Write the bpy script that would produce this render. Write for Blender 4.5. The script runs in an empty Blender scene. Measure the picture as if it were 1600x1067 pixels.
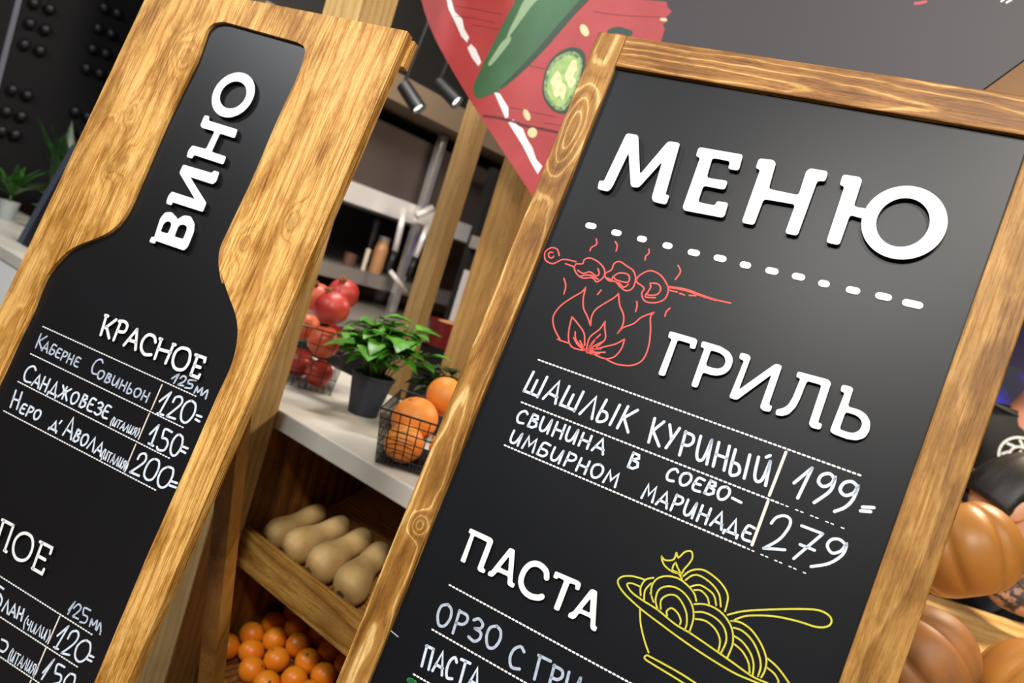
import bpy, bmesh, math, random
import numpy as np
from mathutils import Vector, Matrix, geometry
random.seed(7)
D = math.radians
S = bpy.context.scene
COL = S.collection

# ------------------------------------------------------------------ camera, light, exposure
CAM = np.array([0.0, 0.0, 1.34]); FPX = 1255.7; CX, CY = 800.0, 533.5
_p = D(-4.363); _a = D(17.494)
FW = np.array([0, math.cos(_p), math.sin(_p)]); _r0 = np.array([1., 0, 0]); _u0 = np.cross(_r0, FW)
RT = math.cos(_a)*_r0 + math.sin(_a)*_u0; UP = np.cross(RT, FW)
cd = bpy.data.cameras.new('camera'); cam = bpy.data.objects.new('camera', cd); COL.objects.link(cam)
cam.matrix_world = Matrix(((RT[0], UP[0], -FW[0], CAM[0]), (RT[1], UP[1], -FW[1], CAM[1]), (RT[2], UP[2], -FW[2], CAM[2]), (0, 0, 0, 1)))
cd.sensor_fit = 'HORIZONTAL'; cd.sensor_width = 36; cd.lens = FPX*36/1600; cd.clip_start = .02
cd.dof.use_dof = True; cd.dof.focus_distance = 1.0; cd.dof.aperture_fstop = 5.2
S.camera = cam
S.view_settings.view_transform = 'Standard'; S.view_settings.look = 'None'
S.view_settings.gamma = 1; S.view_settings.use_curve_mapping = False
S.view_settings.exposure = 0.0
W = bpy.data.worlds.new('world'); S.world = W; W.use_nodes = True
W.node_tree.nodes['Background'].inputs[0].default_value = (.95, .97, 1, 1)
W.node_tree.nodes['Background'].inputs[1].default_value = .12

def area(name, loc, target, power, size, color=(1, .9, .75), spread=180):
    l = bpy.data.lights.new(name, 'AREA'); l.energy = power; l.shape = 'RECTANGLE'; l.size = size[0]; l.size_y = size[1]
    l.color = color; l.spread = D(spread)
    o = bpy.data.objects.new(name, l); COL.objects.link(o); o.location = loc
    o.rotation_euler = (Vector(target)-Vector(loc)).to_track_quat('-Z', 'Y').to_euler()
    return o
area('ceiling_lamp_key', (-1.25, -1.5, 3.05), (.0, 1.3, 1.0), 92, (.45, .45), (1, .97, .93))
area('ceiling_lamp_middle', (.0, -.95, 3.05), (-.1, 1.7, .7), 66, (.3, .3), (1, .94, .86))
area('ceiling_lamp_left', (-2.5, .35, 3.05), (-1.4, 1.9, 1.0), 56, (.7, .7), (.94, .98, 1))
area('ceiling_lamp_right', (1.5, -.3, 3.05), (.8, 1.4, 1.0), 22, (.6, .5), (1, .95, .88))
area('ceiling_lamp_kitchen', (-.55, 2.4, 3.0), (-1.2, 3.4, 1.3), 62, (.5, .5), (1, .93, .86))
area('ceiling_lamp_table', (1.9, 2.6, 2.9), (1.5, 2.2, .8), 75, (.5, .5), (1, .84, .6))
area('added_bulkhead_light', (2.3, 3.1, 2.75), (2.1, 4.0, 2.7), 10, (.3, .3), (1, .85, .65))  # added light without a fixture, brightens the brown bulkhead at the right

# ------------------------------------------------------------------ projection helpers (photo ray -> a plane in the room)
def ray(x, y): return RT*(x-CX)/FPX - UP*(y-CY)/FPX + FW
def hit(x, y, P, n):
    d = ray(x, y); return CAM + d*(((P-CAM) @ n)/(d @ n))
def at(x, y, depth): return CAM + ray(x, y)*depth
def axes(yaw, lean):
    y = D(yaw); h = np.array([math.cos(y), math.sin(y), 0]); n = np.array([math.sin(y), -math.cos(y), 0]); l = D(lean)
    u = math.cos(l)*np.array([0, 0, 1.]) - math.sin(l)*n
    return h, u, np.cross(h, u)
class Board:   # local x = right, y = into the board, z = up along the board; base on the floor
    def __init__(s, yaw, lean, P):
        s.h, s.u, s.n = axes(yaw, lean); s.P = P; s.base = P - s.u*(P[2]/s.u[2])
    def m(s):
        return Matrix([[s.h[i], -s.n[i], s.u[i], s.base[i]] for i in range(3)] + [[0, 0, 0, 1]])
    def px(s, x, y, off=0.0):
        X = hit(x, y, s.P + s.n*off, s.n) - s.base
        return (X @ s.h, X @ s.u)
    def pts(s, L, o, off=0.0):   # o = (x0, y0, scale) of the traced detail
        return [s.px(o[0]+a/o[2], o[1]+b/o[2], off) for a, b in L]

# ------------------------------------------------------------------ object helpers
def tag(o, label, cat, group=None):
    o['label'] = label; o['category'] = cat
    if group: o['group'] = group
    return o
def thing(name, label, cat, loc=(0, 0, 0), rotz=0, group=None, mat=None):
    o = bpy.data.objects.new(name, None); COL.objects.link(o); o.empty_display_size = .05
    if mat is not None: o.matrix_world = mat
    else: o.location = loc; o.rotation_euler = (0, 0, rotz)
    return tag(o, label, cat, group)
def obj(name, bm, mats, parent=None, label=None, smooth=False, loc=None, bevel=0):
    me = bpy.data.meshes.new(name)
    bmesh.ops.recalc_face_normals(bm, faces=bm.faces[:])
    bm.to_mesh(me); bm.free()
    for m in (mats if isinstance(mats, (list, tuple)) else [mats]): me.materials.append(m)
    if smooth:
        for p in me.polygons: p.use_smooth = True
    o = bpy.data.objects.new(name, me); COL.objects.link(o)
    if parent: o.parent = parent
    if loc is not None: o.location = loc
    if label: o['label'] = label
    if bevel:
        b = o.modifiers.new('bevel', 'BEVEL'); b.width = bevel; b.segments = 2; b.limit_method = 'ANGLE'
    return o
def copy_tree(o, parent=None):
    c = o.copy(); COL.objects.link(c)
    if parent: c.parent = parent
    for ch in list(o.children): copy_tree(ch, c)
    return c
def struct(name, bm, m, parent=None):
    o = obj(name, bm, m, parent)
    if not parent: o['kind'] = 'structure'
    return o
def box(bm, x0, x1, y0, y1, z0, z1, mi=0):
    v = [bm.verts.new(p) for p in ((x0,y0,z0),(x1,y0,z0),(x1,y1,z0),(x0,y1,z0),(x0,y0,z1),(x1,y0,z1),(x1,y1,z1),(x0,y1,z1))]
    for f in ((0,3,2,1),(4,5,6,7),(0,1,5,4),(1,2,6,5),(2,3,7,6),(3,0,4,7)):
        bm.faces.new([v[i] for i in f]).material_index = mi
def bx(*a): bm = bmesh.new(); box(bm, *a); return bm
def hexa(bm, P):   # 8 corners: bottom 4, top 4
    v = [bm.verts.new(p) for p in P]
    for f in ((0,3,2,1),(4,5,6,7),(0,1,5,4),(1,2,6,5),(2,3,7,6),(3,0,4,7)): bm.faces.new([v[i] for i in f])
def tube(bm, P, r, n=8, cap=True):
    P = [Vector(p) for p in P]; rs = r if isinstance(r, (list, tuple)) else [r]*len(P)
    rings = []; ref = None
    for i, p in enumerate(P):
        t = (P[min(i+1, len(P)-1)]-P[max(i-1, 0)]).normalized()
        if ref is None: ref = t.orthogonal().normalized()
        ref = (ref - t*ref.dot(t)).normalized(); b = t.cross(ref)
        rings.append([bm.verts.new(p+(ref*math.cos(2*math.pi*k/n)+b*math.sin(2*math.pi*k/n))*rs[i]) for k in range(n)])
    for a, b in zip(rings, rings[1:]):
        for k in range(n): bm.faces.new((a[k], a[(k+1) % n], b[(k+1) % n], b[k]))
    if cap:
        bm.faces.new(rings[0][::-1]); bm.faces.new(rings[-1])
def lathe(bm, prof, n=24, M=None, f=None):
    M = M or Matrix(); rings = []
    for r, z in prof:
        if r < 1e-6: rings.append([bm.verts.new(M @ Vector((0, 0, z)))]); continue
        rg = []
        for k in range(n):
            a = 2*math.pi*k/n; q = r*(f(a, z) if f else 1)
            rg.append(bm.verts.new(M @ Vector((q*math.cos(a), q*math.sin(a), z))))
        rings.append(rg)
    for a, b in zip(rings, rings[1:]):
        for k in range(n):
            j = (k+1) % n
            if len(a) == 1 and len(b) == 1: break
            if len(a) == 1: bm.faces.new((a[0], b[j], b[k]))
            elif len(b) == 1: bm.faces.new((a[k], a[j], b[0]))
            else: bm.faces.new((a[k], a[j], b[j], b[k]))
def smooth_pts(P, closed=False, k=5):
    if len(P) < 3: return list(P)
    n = len(P); out = []
    rng = range(n) if closed else range(n-1)
    for i in rng:
        if closed: a, b, c, d = P[(i-1) % n], P[i], P[(i+1) % n], P[(i+2) % n]
        else: a, b, c, d = P[max(i-1, 0)], P[i], P[i+1], P[min(i+2, n-1)]
        for j in range(k):
            t = j/k
            out.append(tuple(.5*((2*b[m])+(-a[m]+c[m])*t+(2*a[m]-5*b[m]+4*c[m]-d[m])*t*t+(-a[m]+3*b[m]-3*c[m]+d[m])*t**3) for m in (0, 1)))
    if not closed: out.append(tuple(P[-1]))
    return out
def ribbon(bm, P, w, y0, y1, closed=False, sm=True, caps=True, mi_side=0, taper=None):
    """a pen stroke lying on a board: P in board x,z; y0 = front, y1 = back"""
    if sm and len(P) > 2: P = smooth_pts(P, closed)
    Q = [Vector(P[0])]
    for p in P[1:]:
        if (Vector(p)-Q[-1]).length > 1e-5: Q.append(Vector(p))
    if closed and (Q[0]-Q[-1]).length < 1e-5: Q.pop()
    n = len(Q); L = []; R = []
    if n < 2: return
    for i in range(n):
        if closed: a, b = Q[i-1], Q[(i+1) % n]
        else: a, b = Q[max(i-1, 0)], Q[min(i+1, n-1)]
        t1 = (Q[i]-a); t2 = (b-Q[i])
        t1 = t1.normalized() if t1.length > 0 else t2.normalized()
        t2 = t2.normalized() if t2.length > 0 else t1
        t = t1+t2
        t = t.normalized() if t.length > 1e-3 else t1
        nn = Vector((-t.y, t.x)); sc = 1/max(.6, abs(nn.dot(Vector((-t1.y, t1.x)))))
        hw = w/2*sc
        L.append(Q[i]+nn*hw); R.append(Q[i]-nn*hw)
    if not closed:
        if caps:
            def cap(c, l, r, out):
                v0 = l-c; pts = []
                for k in range(1, 5):
                    ang = math.pi*k/5*out; pts.append(c+Vector((v0.x*math.cos(ang)-v0.y*math.sin(ang), v0.x*math.sin(ang)+v0.y*math.cos(ang))))
                return pts
            start = cap(Q[0], L[0], R[0], 1); end = cap(Q[-1], R[-1], L[-1], 1)
        else: start = end = []
        ring = L[::-1] + start + R + end
        tri_prism(bm, [ring], y0, y1, mi_side, strips=(L, R, start, end))
    else:
        fr = [[bm.verts.new((p.x, y, p.y)) for p in X] for X in (L, R) for y in (y0, y1)]
        Lf, Lb, Rf, Rb = fr
        for i in range(n):
            j = (i+1) % n
            bm.faces.new((Lf[i], Lf[j], Rf[j], Rf[i]))
            for A, B in ((Lf, Lb), (Rf, Rb)): bm.faces.new((A[i], A[j], B[j], B[i])).material_index = mi_side
def tri_prism(bm, loops, y0, y1, mi_side=0, strips=None):
    if strips:
        L, R, st, en = strips
        F = lambda p: bm.verts.new((p[0], y0, p[1]))
        lf = [F(p) for p in L]; rf = [F(p) for p in R]; sf = [F(p) for p in st]; ef = [F(p) for p in en]
        for i in range(len(L)-1): bm.faces.new((lf[i], lf[i+1], rf[i+1], rf[i]))
        if sf: bm.faces.new([lf[0]]+sf+[rf[0]])
        if ef: bm.faces.new([rf[-1]]+ef+[lf[-1]])
        ring = lf[::-1]+sf+rf+ef
        back = [bm.verts.new((v.co.x, y1, v.co.z)) for v in ring]
        for i in range(len(ring)):
            j = (i+1) % len(ring); bm.faces.new((ring[i], ring[j], back[j], back[i])).material_index = mi_side
        return
    tris = geometry.tessellate_polygon([[Vector((p[0], p[1], 0)) for p in lp] for lp in loops])
    flat = [p for lp in loops for p in lp]
    fv = [bm.verts.new((p[0], y0, p[1])) for p in flat]; bv = [bm.verts.new((p[0], y1, p[1])) for p in flat]
    for t in tris:
        for V in (fv, bv):
            try: bm.faces.new([V[i] for i in t])
            except ValueError: pass
    k = 0
    for lp in loops:
        n = len(lp)
        for i in range(n):
            j = (i+1) % n
            try: bm.faces.new((fv[k+i], fv[k+j], bv[k+j], bv[k+i])).material_index = mi_side
            except ValueError: pass
        k += n
def rounded(P, r, k=4):
    out = []; n = len(P)
    for i in range(n):
        p = Vector(P[i]); a = Vector(P[i-1])-p; b = Vector(P[(i+1) % n])-p
        la, lb = a.length, b.length
        if la < 1e-7 or lb < 1e-7: continue
        d = min(r, la*.45, lb*.45); A = p+a*(d/la); B = p+b*(d/lb)
        if a.normalized().dot(b.normalized()) < -.96: out.append(tuple(p)); continue
        for j in range(k+1):
            t = j/k; q = A*(1-t)**2 + p*2*t*(1-t) + B*t*t; out.append(tuple(q))
    return out
def ellipse_fit(P, n=64):
    X = np.array(P); x, y = X[:, 0], X[:, 1]; mx, my = x.mean(), y.mean(); x = x-mx; y = y-my; s = max(x.std(), y.std()); x = x/s; y = y/s
    A = np.stack([x*x, y*y, x, y], 1); c = np.linalg.lstsq(A, np.ones(len(x)), rcond=None)[0]
    x0, y0 = -c[2]/2/c[0], -c[3]/2/c[1]; k = 1+c[0]*x0*x0+c[1]*y0*y0
    ax, ay = math.sqrt(k/c[0])*s, math.sqrt(k/c[1])*s; x0 = x0*s+mx; y0 = y0*s+my
    return [(x0+ax*math.cos(2*math.pi*i/n), y0+ay*math.sin(2*math.pi*i/n)) for i in range(n)]

# ------------------------------------------------------------------ materials
def srgb(r, g, b, a=1):
    f = lambda c: (c/255/12.92) if c/255 <= .04045 else ((c/255+.055)/1.055)**2.4
    return (f(r), f(g), f(b), a)
class NT:
    def __init__(s, name):
        s.m = bpy.data.materials.new(name); s.m.use_nodes = True; s.t = s.m.node_tree; s.n = s.t.nodes
        s.b = s.n['Principled BSDF']
    def node(s, typ, **k):
        x = s.n.new(typ)
        for a, v in k.items(): setattr(x, a, v)
        return x
    def link(s, a, b): s.t.links.new(a, b)
    def val(s, sock, v):
        if hasattr(v, 'is_linked') or isinstance(v, bpy.types.NodeSocket): s.link(v, sock)
        else: sock.default_value = v
    def math(s, op, a, b=0.0, c=None):
        x = s.node('ShaderNodeMath', operation=op); s.val(x.inputs[0], a); s.val(x.inputs[1], b)
        if c is not None: s.val(x.inputs[2], c)
        return x.outputs[0]
    def comb(s, a, b, c):
        x = s.node('ShaderNodeCombineXYZ')
        for i, v in enumerate((a, b, c)): s.val(x.inputs[i], v)
        return x.outputs[0]
    def noise(s, vec, scale, detail=3, rough=.5):
        x = s.node('ShaderNodeTexNoise'); s.link(vec, x.inputs['Vector']); x.inputs['Scale'].default_value = scale
        x.inputs['Detail'].default_value = detail; x.inputs['Roughness'].default_value = rough
        return x.outputs['Fac']
    def ramp(s, fac, stops, interp='LINEAR'):
        x = s.node('ShaderNodeValToRGB'); s.link(fac, x.inputs[0]); e = x.color_ramp.elements; x.color_ramp.interpolation = interp
        while len(e) < len(stops): e.new(.5)
        for i, (p, c) in enumerate(stops): e[i].position = p; e[i].color = c
        return x.outputs[0]
    def mix(s, fac, a, b, mode='MIX'):
        x = s.node('ShaderNodeMix', data_type='RGBA', blend_type=mode); s.val(x.inputs[0], fac); s.val(x.inputs[6], a); s.val(x.inputs[7], b)
        return x.outputs[2]
    def coords(s):
        x = s.node('ShaderNodeTexCoord'); return x.outputs['Object']
    def bump(s, h, strength=.3, dist=.002):
        x = s.node('ShaderNodeBump'); s.link(h, x.inputs['Height']); x.inputs['Strength'].default_value = strength; x.inputs['Distance'].default_value = dist
        s.link(x.outputs[0], s.b.inputs['Normal'])
def plain(name, c, rough=.5, metal=0, emit=0, spec=.5, noise=0, nscale=20, c2=None, bump=0):
    t = NT(name); t.b.inputs['Roughness'].default_value = rough; t.b.inputs['Metallic'].default_value = metal
    t.b.inputs['Specular IOR Level'].default_value = spec
    co = t.coords(); nz = t.noise(co, nscale, 4)
    if c2 is None: c2 = tuple(min(1, v*(1-noise)) for v in c[:3])+(1,)
    col = t.ramp(nz, [(.35, c), (.7, c2)])
    t.link(col, t.b.inputs['Base Color'])
    if emit:
        t.link(col, t.b.inputs['Emission Color']); t.b.inputs['Emission Strength'].default_value = emit
    if bump: t.bump(nz, bump)
    return t.m
def wood(name, dark, mid, light, grain='z', freq=70, y0=.045, tilt=.03, a0=0.0, knots=(), rough=.5, bump=.25, plank=0, line='light', warp=.02, fib=1.0, blotch=.5, seed=0.0, fscale=330.0, hair=.5):
    t = NT(name); co = t.coords(); sp = t.node('ShaderNodeSeparateXYZ'); t.link(co, sp.inputs[0]); X, Y, Z = sp.outputs
    along, across, dep = {'z': (Z, X, Y), 'x': (X, Z, Y), 'y': (Y, X, Z)}[grain]
    off = seed; rnd = None
    if plank:
        pid = t.math('FLOOR', t.math('DIVIDE', across, plank)); wn = t.node('ShaderNodeTexWhiteNoise', noise_dimensions='1D'); t.link(t.math('ADD', pid, seed+3.3), wn.inputs['W'])
        rnd = wn.outputs['Value']; off = t.math('MULTIPLY', rnd, 7.0)
        lx = t.math('SUBTRACT', t.math('SUBTRACT', across, t.math('MULTIPLY', pid, plank)), plank*.5)
        lx = t.math('ADD', lx, t.math('MULTIPLY', t.math('SUBTRACT', rnd, .5), plank*1.5))
    else: lx = across
    v1 = t.comb(t.math('MULTIPLY', across, 4.0), t.math('MULTIPLY', dep, 4.0), t.math('ADD', t.math('MULTIPLY', along, 1.6), off))
    n1 = t.math('SUBTRACT', t.noise(v1, 2.4, 3), .5)
    da = t.math('SUBTRACT', lx, a0); dd = t.math('ADD', t.math('ADD', dep, y0), t.math('MULTIPLY', along, tilt))
    r = t.math('SQRT', t.math('ADD', t.math('MULTIPLY', da, da), t.math('MULTIPLY', dd, dd)))
    r = t.math('ADD', r, t.math('MULTIPLY', n1, warp))
    v6 = t.comb(t.math('MULTIPLY', across, 30.0), t.math('MULTIPLY', dep, 30.0), t.math('ADD', t.math('MULTIPLY', along, 14.0), off))
    r = t.math('ADD', r, t.math('MULTIPLY', t.math('SUBTRACT', t.noise(v6, 1.0, 2), .5), .0045))
    kd = None
    for kn_ in knots:
        kx, kz, ks, amp = kn_[:4]; st = kn_[4] if len(kn_) > 4 else 1.7
        ex = t.math('DIVIDE', t.math('SUBTRACT', across, kx), ks); ez = t.math('DIVIDE', t.math('SUBTRACT', along, kz), ks*st)
        g = t.math('POWER', 2.718, t.math('MULTIPLY', t.math('ADD', t.math('MULTIPLY', ex, ex), t.math('MULTIPLY', ez, ez)), -1.0))
        r = t.math('ADD', r, t.math('MULTIPLY', g, amp))
        if st < 2.5: kd = g if kd is None else t.math('MAXIMUM', kd, g)
    v2 = t.comb(t.math('MULTIPLY', across, fscale), t.math('MULTIPLY', dep, fscale), t.math('ADD', t.math('MULTIPLY', along, 11.0), off))
    fibn = t.noise(v2, 1.0, 3, .62)
    v4 = t.comb(t.math('MULTIPLY', across, 700.0), t.math('MULTIPLY', dep, 700.0), t.math('ADD', t.math('MULTIPLY', along, 90.0), off))
    pore = t.noise(v4, 1.0, 2, .5)
    rr = t.math('ADD', t.math('MULTIPLY', r, freq), t.math('MULTIPLY', t.math('SUBTRACT', fibn, .5), .22))
    ring = t.math('FRACT', rr)
    if line == 'light': ringc = t.ramp(ring, [(0, light), (.07, light), (.14, mid), (.5, dark), (.80, mid), (.92, mid), (.985, light)])
    elif line == 'soft': ringc = t.ramp(ring, [(0, mid), (.35, light), (.7, mid), (.86, dark), (.95, light), (1, mid)])
    else: ringc = t.ramp(ring, [(0, dark), (.10, mid), (.4, light), (.75, mid), (.93, dark), (1, dark)])
    v3 = t.comb(t.math('MULTIPLY', across, 22.0), t.math('MULTIPLY', dep, 22.0), t.math('ADD', t.math('MULTIPLY', along, 7.0), off))
    bl = t.noise(v3, 1.0, 5, .68)
    g_ = lambda v: (v, v*(.55+.45*v), v*v*(.4+.6*v), 1)
    col = t.mix(blotch, ringc, t.mix(1.0, ringc, t.ramp(bl, [(.36, (1.15, 1.15, 1.15, 1)), (.48, (1, 1, 1, 1)), (.56, g_(.7)), (.68, g_(.42))]), 'MULTIPLY'))
    col = t.mix(fib, col, t.mix(1.0, col, t.ramp(fibn, [(.30, g_(.55)), (.46, g_(.9)), (.55, (1, 1, 1, 1)), (.7, (1.22, 1.22, 1.22, 1))]), 'MULTIPLY'))
    col = t.mix(fib*.6, col, t.mix(1.0, col, t.ramp(pore, [(.32, g_(.6)), (.5, (1, 1, 1, 1)), (.7, (1.1, 1.1, 1.1, 1))]), 'MULTIPLY'))
    v7 = t.comb(t.math('MULTIPLY', across, 620.0), t.math('MULTIPLY', dep, 620.0), t.math('ADD', t.math('MULTIPLY', along, 9.0), off))
    hairn = t.noise(v7, 1.0, 2, .55)
    v8 = t.comb(t.math('MULTIPLY', across, 9.0), t.math('MULTIPLY', dep, 9.0), t.math('ADD', t.math('MULTIPLY', along, 4.0), off))
    hmask = t.ramp(t.noise(v8, 1.0, 3, .6), [(.42, (0, 0, 0, 1)), (.6, (1, 1, 1, 1))])
    hm = t.node('ShaderNodeSeparateColor'); t.link(hmask, hm.inputs[0])
    col = t.mix(t.math('MULTIPLY', hm.outputs[0], hair), col, t.mix(1.0, col, t.ramp(hairn, [(.36, g_(.42)), (.46, g_(.85)), (.56, (1.08, 1.08, 1.08, 1))]), 'MULTIPLY'))
    if rnd is not None:
        col = t.mix(1.0, col, t.ramp(rnd, [(0, (.84, .80, .72, 1)), (1, (1.08, 1.06, 1.02, 1))]), 'MULTIPLY')
    if kd is not None:
        col = t.mix(t.ramp(kd, [(.72, (0, 0, 0, 1)), (.95, (.5, .5, .5, 1))]), col, tuple(c*.6 for c in dark[:3])+(1,))
    t.link(col, t.b.inputs['Base Color']); t.b.inputs['Roughness'].default_value = rough; t.b.inputs['Specular IOR Level'].default_value = .3
    t.bump(t.math('ADD', t.math('MULTIPLY', ring, .35), t.math('MULTIPLY', fibn, 1.3)), bump, .0016)
    return t.m
M_white = plain('white_plastic', srgb(228, 228, 230), .5, noise=.07, nscale=90)
M_edge = plain('black_letter_edge', srgb(16, 16, 18), .5)
M_chalk = plain('chalk_white', srgb(214, 224, 238), .7, noise=.22, nscale=160)
M_chalk_dim = plain('chalk_grey', srgb(180, 192, 210), .7, noise=.3, nscale=160)
M_rule = plain('printed_white', srgb(236, 236, 236), .6, noise=.1, nscale=120)
M_peach = plain('chalk_cream', srgb(235, 224, 210), .7, noise=.15, nscale=120)
M_red = plain('chalk_red', srgb(232, 92, 84), .7, noise=.15, nscale=150)
M_yel = plain('chalk_yellow', srgb(208, 200, 56), .7, noise=.2, nscale=150)
M_grn = plain('chalk_green', srgb(30, 130, 62), .7, noise=.15)
M_panel = plain('blackboard', srgb(17, 19, 23), .40, noise=.3, nscale=5, spec=.27)
M_panel_wine = plain('blackboard_wine', srgb(17, 16, 19), .40, noise=.2, nscale=6, spec=.36)
M_black = plain('black_metal', srgb(16, 16, 17), .45)
M_wire = plain('black_wire', srgb(14, 13, 13), .4)

# ================================================================== MENU BOARD
MB = Board(-26.06, 9.84, at(1150, 600, .95))
FR = .008    # frame stands proud of the panel
xL = np.mean([MB.px(940, 46, FR)[0], MB.px(520, 1067, FR)[0]]); xi = np.mean([MB.px(961, 102, FR)[0], MB.px(620, 950, FR)[0], MB.px(600, 1000, FR)[0]])
xr = np.mean([MB.px(1531.8, 440, FR)[0], MB.px(1374, 886, FR)[0]]); xR = np.mean([MB.px(1600, 478, FR)[0], MB.px(1412, 1067, FR)[0]])
zT = np.mean([MB.px(938, 46, FR)[1], MB.px(1120, 70.5, FR)[1], MB.px(1598, 157, FR)[1]])
zi = np.mean([MB.px(1000, 108.8, FR)[1], MB.px(1600, 211.9, FR)[1]])
zb = .16
kn = lambda x, y: MB.px(x, y, FR)
kA = kn(893, 205); kB = kn(655, 820); kC = kn(822, 560)
W_stile = wood('menu_stile_wood', srgb(142, 100, 44), srgb(168, 124, 62), srgb(212, 176, 118), 'z', 100, .012, .022, xL+.02,
               knots=((kA[0], kA[1], .017, .036, 3.8), (kB[0], kB[1], .011, .028, 1.3), (kC[0]-.02, kC[1]-.05, .02, .035, 4.0)), warp=.035, blotch=.75, fib=.75, hair=.7)
W_rail = wood('menu_rail_wood', srgb(130, 88, 38), srgb(156, 110, 54), srgb(200, 158, 98), 'x', 105, .02, .05, zi+.012, warp=.03, blotch=.7, fib=.9, seed=2.0)
W_stile_r = wood('menu_right_stile_wood', srgb(140, 100, 46), srgb(164, 122, 62), srgb(178, 136, 76), 'z', 45, .08, .01, xR, warp=.05, line='soft', blotch=.7, fib=.7, seed=5.0, bump=.5)
menu = thing('menu_board', 'tall black restaurant menu chalkboard in a brown wooden frame, largest board in front', 'sign', mat=MB.m())
obj('frame_stile', bx(xL, xi, -FR, .022, 0, zT), W_stile, menu, bevel=.002)
obj('frame_stile', bx(xr, xR, -FR, .022, 0, zT), W_stile_r, menu, bevel=.002)
obj('frame_rail', bx(xi+.0005, xr-.0005, -FR, .022, zi, zT-.001), W_rail, menu, bevel=.002)
obj('frame_rail', bx(xi+.0005, xr-.0005, -FR, .022, zb-.06, zb), W_rail, menu, bevel=.002)
# rear prop frame of the A-board
_lt = math.tan(D(22))
for sx in (xL+.01, xR-.05):
    bm = bmesh.new(); hexa(bm, [(sx, .62, .11), (sx+.04, .62, .11), (sx+.04, .66, .115), (sx, .66, .115), (sx, .024, zT-.12), (sx+.04, .024, zT-.12), (sx+.04, .05, zT-.12), (sx, .05, zT-.12)])
    obj('rear_leg', bm, W_stile, menu)
obj('rear_crossbar', bx(xL+.05, xR-.05, .42, .445, .62, .68), W_rail, menu)
panel = obj('chalkboard_panel', bx(xi-.003, xr+.003, 0, .006, zb-.005, zi+.003), M_panel, menu)
TH = .008    # cut-out letters
def letter(B, par, loops, o, th, r=.003, base=0.0, holes=(), mats=None):
    bm = bmesh.new()
    lp = []
    for L in [loops]+list(holes):
        if L[0] == 'E': lp.append(ellipse_fit(B.pts(L[1], o, th-base)))
        else: lp.append(rounded(B.pts(L, o, th-base), r))
    tri_prism(bm, lp, base-th, base-.0003, 1)
    return bm
ZM = (900, 180, 2.5806)
L_M = [(204,72),(251,80),(258,238),(372,104),(420,112),(361,320),(377,323),(364,361),(312,349),(305,332),(347,188),(252,293),(221,288),(212,152),(146,290),(130,308),(86,298),(94,262),(112,266)]
L_E = [(495,128),(668,158),(672,166),(656,224),(612,216),(622,186),(550,172),(527,252),(613,265),(600,301),(514,284),(492,350),(560,364),(568,346),(615,353),(600,404),(590,413),(436,384),(430,370),(500,172),(483,164)]
L_N = [(738,173),(797,181),(806,194),(777,297),(897,322),(928,226),(944,214),(1017,226),(1005,268),(974,263),(893,486),(842,476),(884,360),(757,338),(718,443),(667,433),(742,220),(724,213)]
L_U = [(1076,238),(1144,249),(1154,262),(1120,368),(1174,377),(1160,418),(1105,402),(1062,524),(1008,513),(1082,288),(1063,281)]
U_o = ('E', [(1335,284),(1420,305),(1475,350),(1495,420),(1475,500),(1415,560),(1315,581),(1225,556),(1165,500),(1150,435),(1170,370),(1235,310)])
U_i = ('E', [(1335,336),(1390,352),(1425,400),(1424,440),(1390,500),(1305,530),(1240,508),(1212,455),(1214,420),(1250,360)])
ltr = [M_white, M_edge]
for L in (L_M, L_E, L_N): obj('letter', letter(MB, panel, L, ZM, TH, .004), ltr, panel)
bm = letter(MB, panel, L_U, ZM, TH, .004); bm2 = letter(MB, panel, U_o, ZM, TH+.0003, .003, 0, (U_i,))
_me = bpy.data.meshes.new('tmp'); bm2.to_mesh(_me); bm2.free(); bm.from_mesh(_me); bpy.data.meshes.remove(_me)
obj('letter', bm, ltr, panel)
ZG = (1000, 490, 3.9975)
G = [([(185,108),(347,155),(359,170),(344,223),(308,213),(316,188),(236,164),(154,392),(112,380),(198,158),(175,149)], ()),
 ([(388,170),(500,203),(555,235),(579,272),(578,310),(560,352),(526,378),(480,388),(440,382),(393,366),(358,464),(318,452),(402,216),(378,208)], ([(443,228),(500,246),(528,270),(536,300),(520,332),(490,344),(460,340),(410,324)],)),
 ([(628,242),(680,256),(692,276),(618,474),(848,311),(889,325),(805,568),(826,577),(814,615),(768,606),(748,585),(822,380),(604,540),(555,524),(650,292),(618,282)], ()),
 ([(985,360),(1178,412),(1194,434),(1112,680),(1138,688),(1126,726),(1070,712),(1054,688),(1134,446),(1044,420),(1000,530),(972,585),(930,628),(885,640),(844,632),(852,596),(890,592),(925,570),(955,520),(1002,404),(975,396)], ()),
 ([(1262,442),(1320,456),(1332,472),(1298,580),(1370,600),(1415,630),(1438,675),(1434,730),(1405,775),(1350,792),(1290,782),(1210,752),(1188,735),(1192,715),(1278,494),(1252,484)], ([(1284,614),(1350,634),(1380,660),(1388,692),(1372,728),(1335,746),(1300,740),(1246,722)],))]
for L, H in G: obj('letter', letter(MB, panel, L, ZG, .0065, .003, 0, H), ltr, panel)
ZP = (620, 800, 3.9975)
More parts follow.
